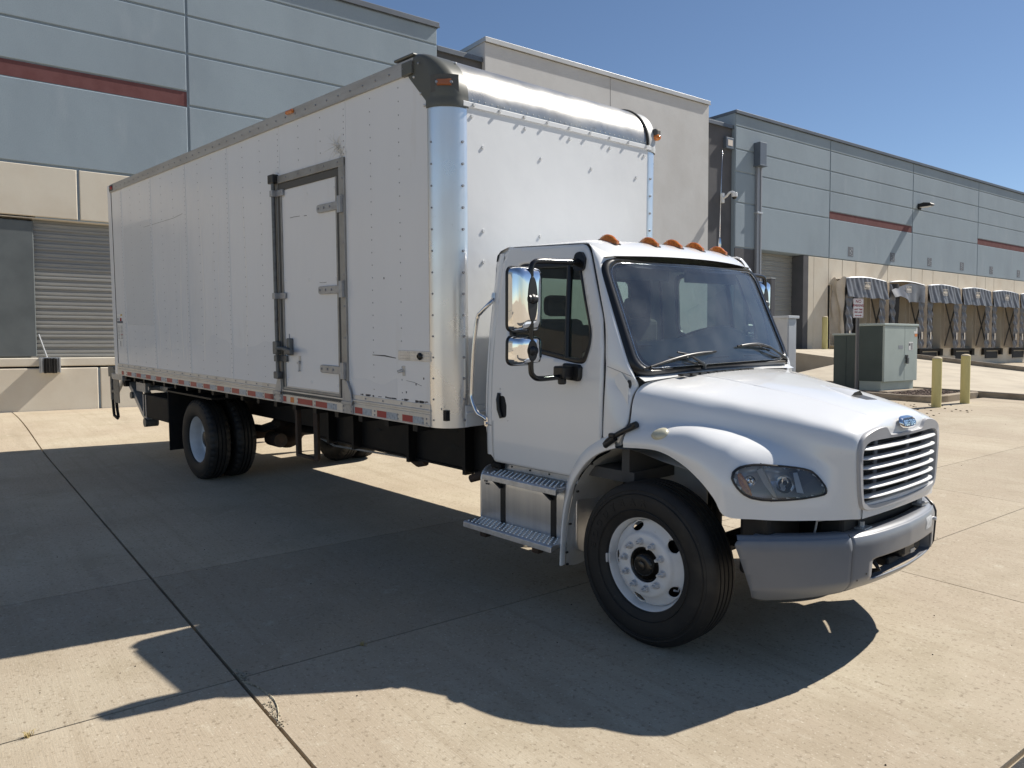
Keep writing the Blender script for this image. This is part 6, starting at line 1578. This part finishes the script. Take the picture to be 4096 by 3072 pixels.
# folding lift gate at the rear
for s in (1, -1):
    y = s * 1.22
    m = MB().box(-8.30, -8.24, y - .02, y + .02, .74, 1.26).box(-8.10, -8.06, y - .02, y + .02, .74, 1.24).box(-8.32, -8.04, y - .035, y + .035, 1.10, 1.26).box(-8.30, -8.05, y - .018, y + .018, .86, .90)
    lg = t('lift_gate_post', m, 'lockrod', bevel=.006)
    t('post_back', MB().box(-8.10, -7.84, y - .03, y - .02, .72, 1.22) if s < 0 else MB().box(-8.30, -8.06, y + .02, y + .03, .72, 1.22), 'lockrod', lg)
    t('post_bracket', MB().box(-8.06, -7.55, y - .06, y + .06, 1.08, 1.17), 'hinge', lg, bevel=.006)
    t('brace', MB().tube([(-7.70, y, 1.08), (-8.07, y, .84)], .03, 4), 'hinge', lg)
    t('step_loop', MB().tube([(-8.26, y, .74), (-8.24, y, .56), (-8.22, y, .50), (-8.06, y, .47), (-8.02, y, .50), (-8.06, y, .60), (-8.09, y, .74)], .022, 8), 'blackmat', lg, smooth=60)
    la = t('lift_arm', MB().tube([(-7.78, s * 1.10, 1.06), (-7.45, s * 1.10, .86), (-7.15, s * 1.10, .62), (-6.98, s * 1.10, .53)], [.055, .07, .06, .05], 4), 'hinge')
    t('lift_arm_pin', MB().cyl((-7.52, s * 1.18, .86), (-7.52, s * 1.02, .86), .05, n=14), 'lockrod', la, smooth=40)
    t('lift_arm_roller', MB().cyl((-7.02, s * 1.16, .50), (-7.02, s * .98, .50), .065, n=16), 'lockrod', la, smooth=40)
    t('lift_cylinder', MB().cyl((-7.60, s * .98, 1.06), (-7.05, s * .98, .62), .045, n=12), 'lockrod', la, smooth=40)
m = MB().box(-7.45, -6.05, -.95, .95, .97, 1.02).box(-7.30, -6.15, -.90, .90, .93, .965); t('lift_platform', m, 'hinge', bevel=.006)
t('platform_hinge', MB().cyl((-6.98, -1.10, .99), (-6.98, .9, .99), .03, n=10).box(-7.45, -7.05, -1.12, -1.05, .93, 1.06), 'hinge', smooth=40)
t('rear_crossmember', MB().box(-7.78, -7.68, -1.2, 1.2, .98, 1.16), 'frame')

# fuel tank with steps (passenger side) and its twin
for s in (1, -1):
    pr = rounded([(-1.02, .40), (-.60, .40), (-.60, .865), (-1.02, .865)], [.10, .04, .04, .12], 7)
    tk = t('fuel_tank', flip(MB().prism(pr, lambda u, v, d: (d, u, v), .245, 1.235), s), 'tank', smooth=35, bevel=.006)
    t('tank_end', flip(MB().tube([(.252, u, v) for u, v in pr], .007, 6, True), s), 'tank', tk, smooth=60)
    for x in (.50, 1.02):
        so3 = [(u - .004 if u < -.9 else u, v) for u, v in pr]
        strap = MB().prism([(-.80 + (u + .80) * 1.018, .63 + (v - .63) * 1.02) for u, v in pr], lambda u, v, d: (d, u, v), x - .026, x + .026)
        t('tank_strap', flip(strap, s), 'black', tk, smooth=35)
        t('step_brace', flip(MB().tube([(x - .01, -1.03, .74), (x - .055, -1.10, .83)], .016, 4), s), 'black', tk)
    t('tank_cap', flip(MB().lathe([(0, .018), (.05, .018), (.055, .0)], 20, 'z', (.32, -.80, .865)), s), 'steel', tk, smooth=40)
    m = MB()
    for i in range(9):
        u, v = i % 3, i // 3
        if (i * 7) % 5 != 0: m.box(.285 + u * .022 + (.005 if v == 1 else 0), .303 + u * .022, -1.0235, -1.0212, .735 + v * .018, .747 + v * .018)
    t('tank_stencil', flip(m, s), 'ink', tk, kind='stuff')
    for (x0, x1, zt_, y0, y1, nm_) in ((.455, 1.195, .862, -1.185, -.955, 'u'), (.245, 1.165, .470, -1.195, -1.0, 'l')):
        pp_ = [(y1, zt_ + .050), (y1 - .006, zt_ + .050), (y1 - .008, zt_ + .004), (y0 + .012, zt_ + .004), (y0, zt_ - .006), (y0 - .002, zt_ - .042), (y0 + .004, zt_ - .042), (y0 + .010, zt_ - .006), (y1, zt_ - .006)]
        sp_ = t('step', flip(MB().prism(pp_, lambda u, v, d: (d, u, v), x0, x1), s), 'tread', bevel=.003)
        m = MB(); rr = random.Random(5)
        nx_ = int((x1 - x0) / .042)
        for i in range(nx_):
            for j in range(5):
                x = x0 + .03 + i * .042 + (j % 2) * .021; y = y0 + .03 + j * .033
                if x < x1 - .02: m.lathe([(.009, 0), (.0075, .006), (.004, .0065)], 7, 'z', (x, y, zt_ + .004))
        t('step_stud', flip(m, s), 'alu', sp_, smooth=60, kind='stuff')
        m = MB()
        for i in range(4): x = x0 + .08 + i * (x1 - x0 - .16) / 3; m.cyl((x, y1 - .006, zt_ + .03), (x, y1 - .012, zt_ + .03), .007, n=8)
        t('step_bolt', flip(m, s), 'black', sp_, kind='stuff')
    for x in (.36, .92): t('tank_bracket', flip(MB().box(x - .06, x + .06, -1.05, -.46, .36, .415).box(x - .05, x + .02, -1.09, -1.03, .345, .40), s), 'rust', bevel=.012)
    t('debris_strap', flip(MB().tube([(.46, -.98, .89), (.40, -.99, .90), (.36, -1.0, .88)], [.03, .04, .02], 6), s), 'blackmat', smooth=60)
t('exhaust_tip', MB().tube([(.35, -.82, .80), (.24, -.90, .80), (.16, -.97, .765), (.10, -1.0, .74)], [.035, .035, .034, .030], 10), 'rust', smooth=60)

# tuft of white fluff caught above the side door
m = MB()
fx, fz = -1.26, 3.42
for i in range(60):
    a = random.uniform(0, 6.28); l = random.uniform(.03, .13); b = random.choice(((fx - .04, fz + .04), (fx + .05, fz - .05), (fx, fz)))
    p = Vector((b[0] + random.gauss(0, .02), -W - .004, b[1] + random.gauss(0, .02))); d = Vector((math.cos(a), -abs(random.gauss(0, .3)), math.sin(a))) * l
    m.tube([p, p + d * .5 + Vector((0, -.004, .006)), p + d], [.0016, .0014, .0006], 3)
fl = obj('grass_fluff', m, 'fluff', smooth=180); fl.matrix_world = M_TRUCK
tag(fl, 'tuft of white dry fluff stuck to the box wall above the side door', 'fluff')
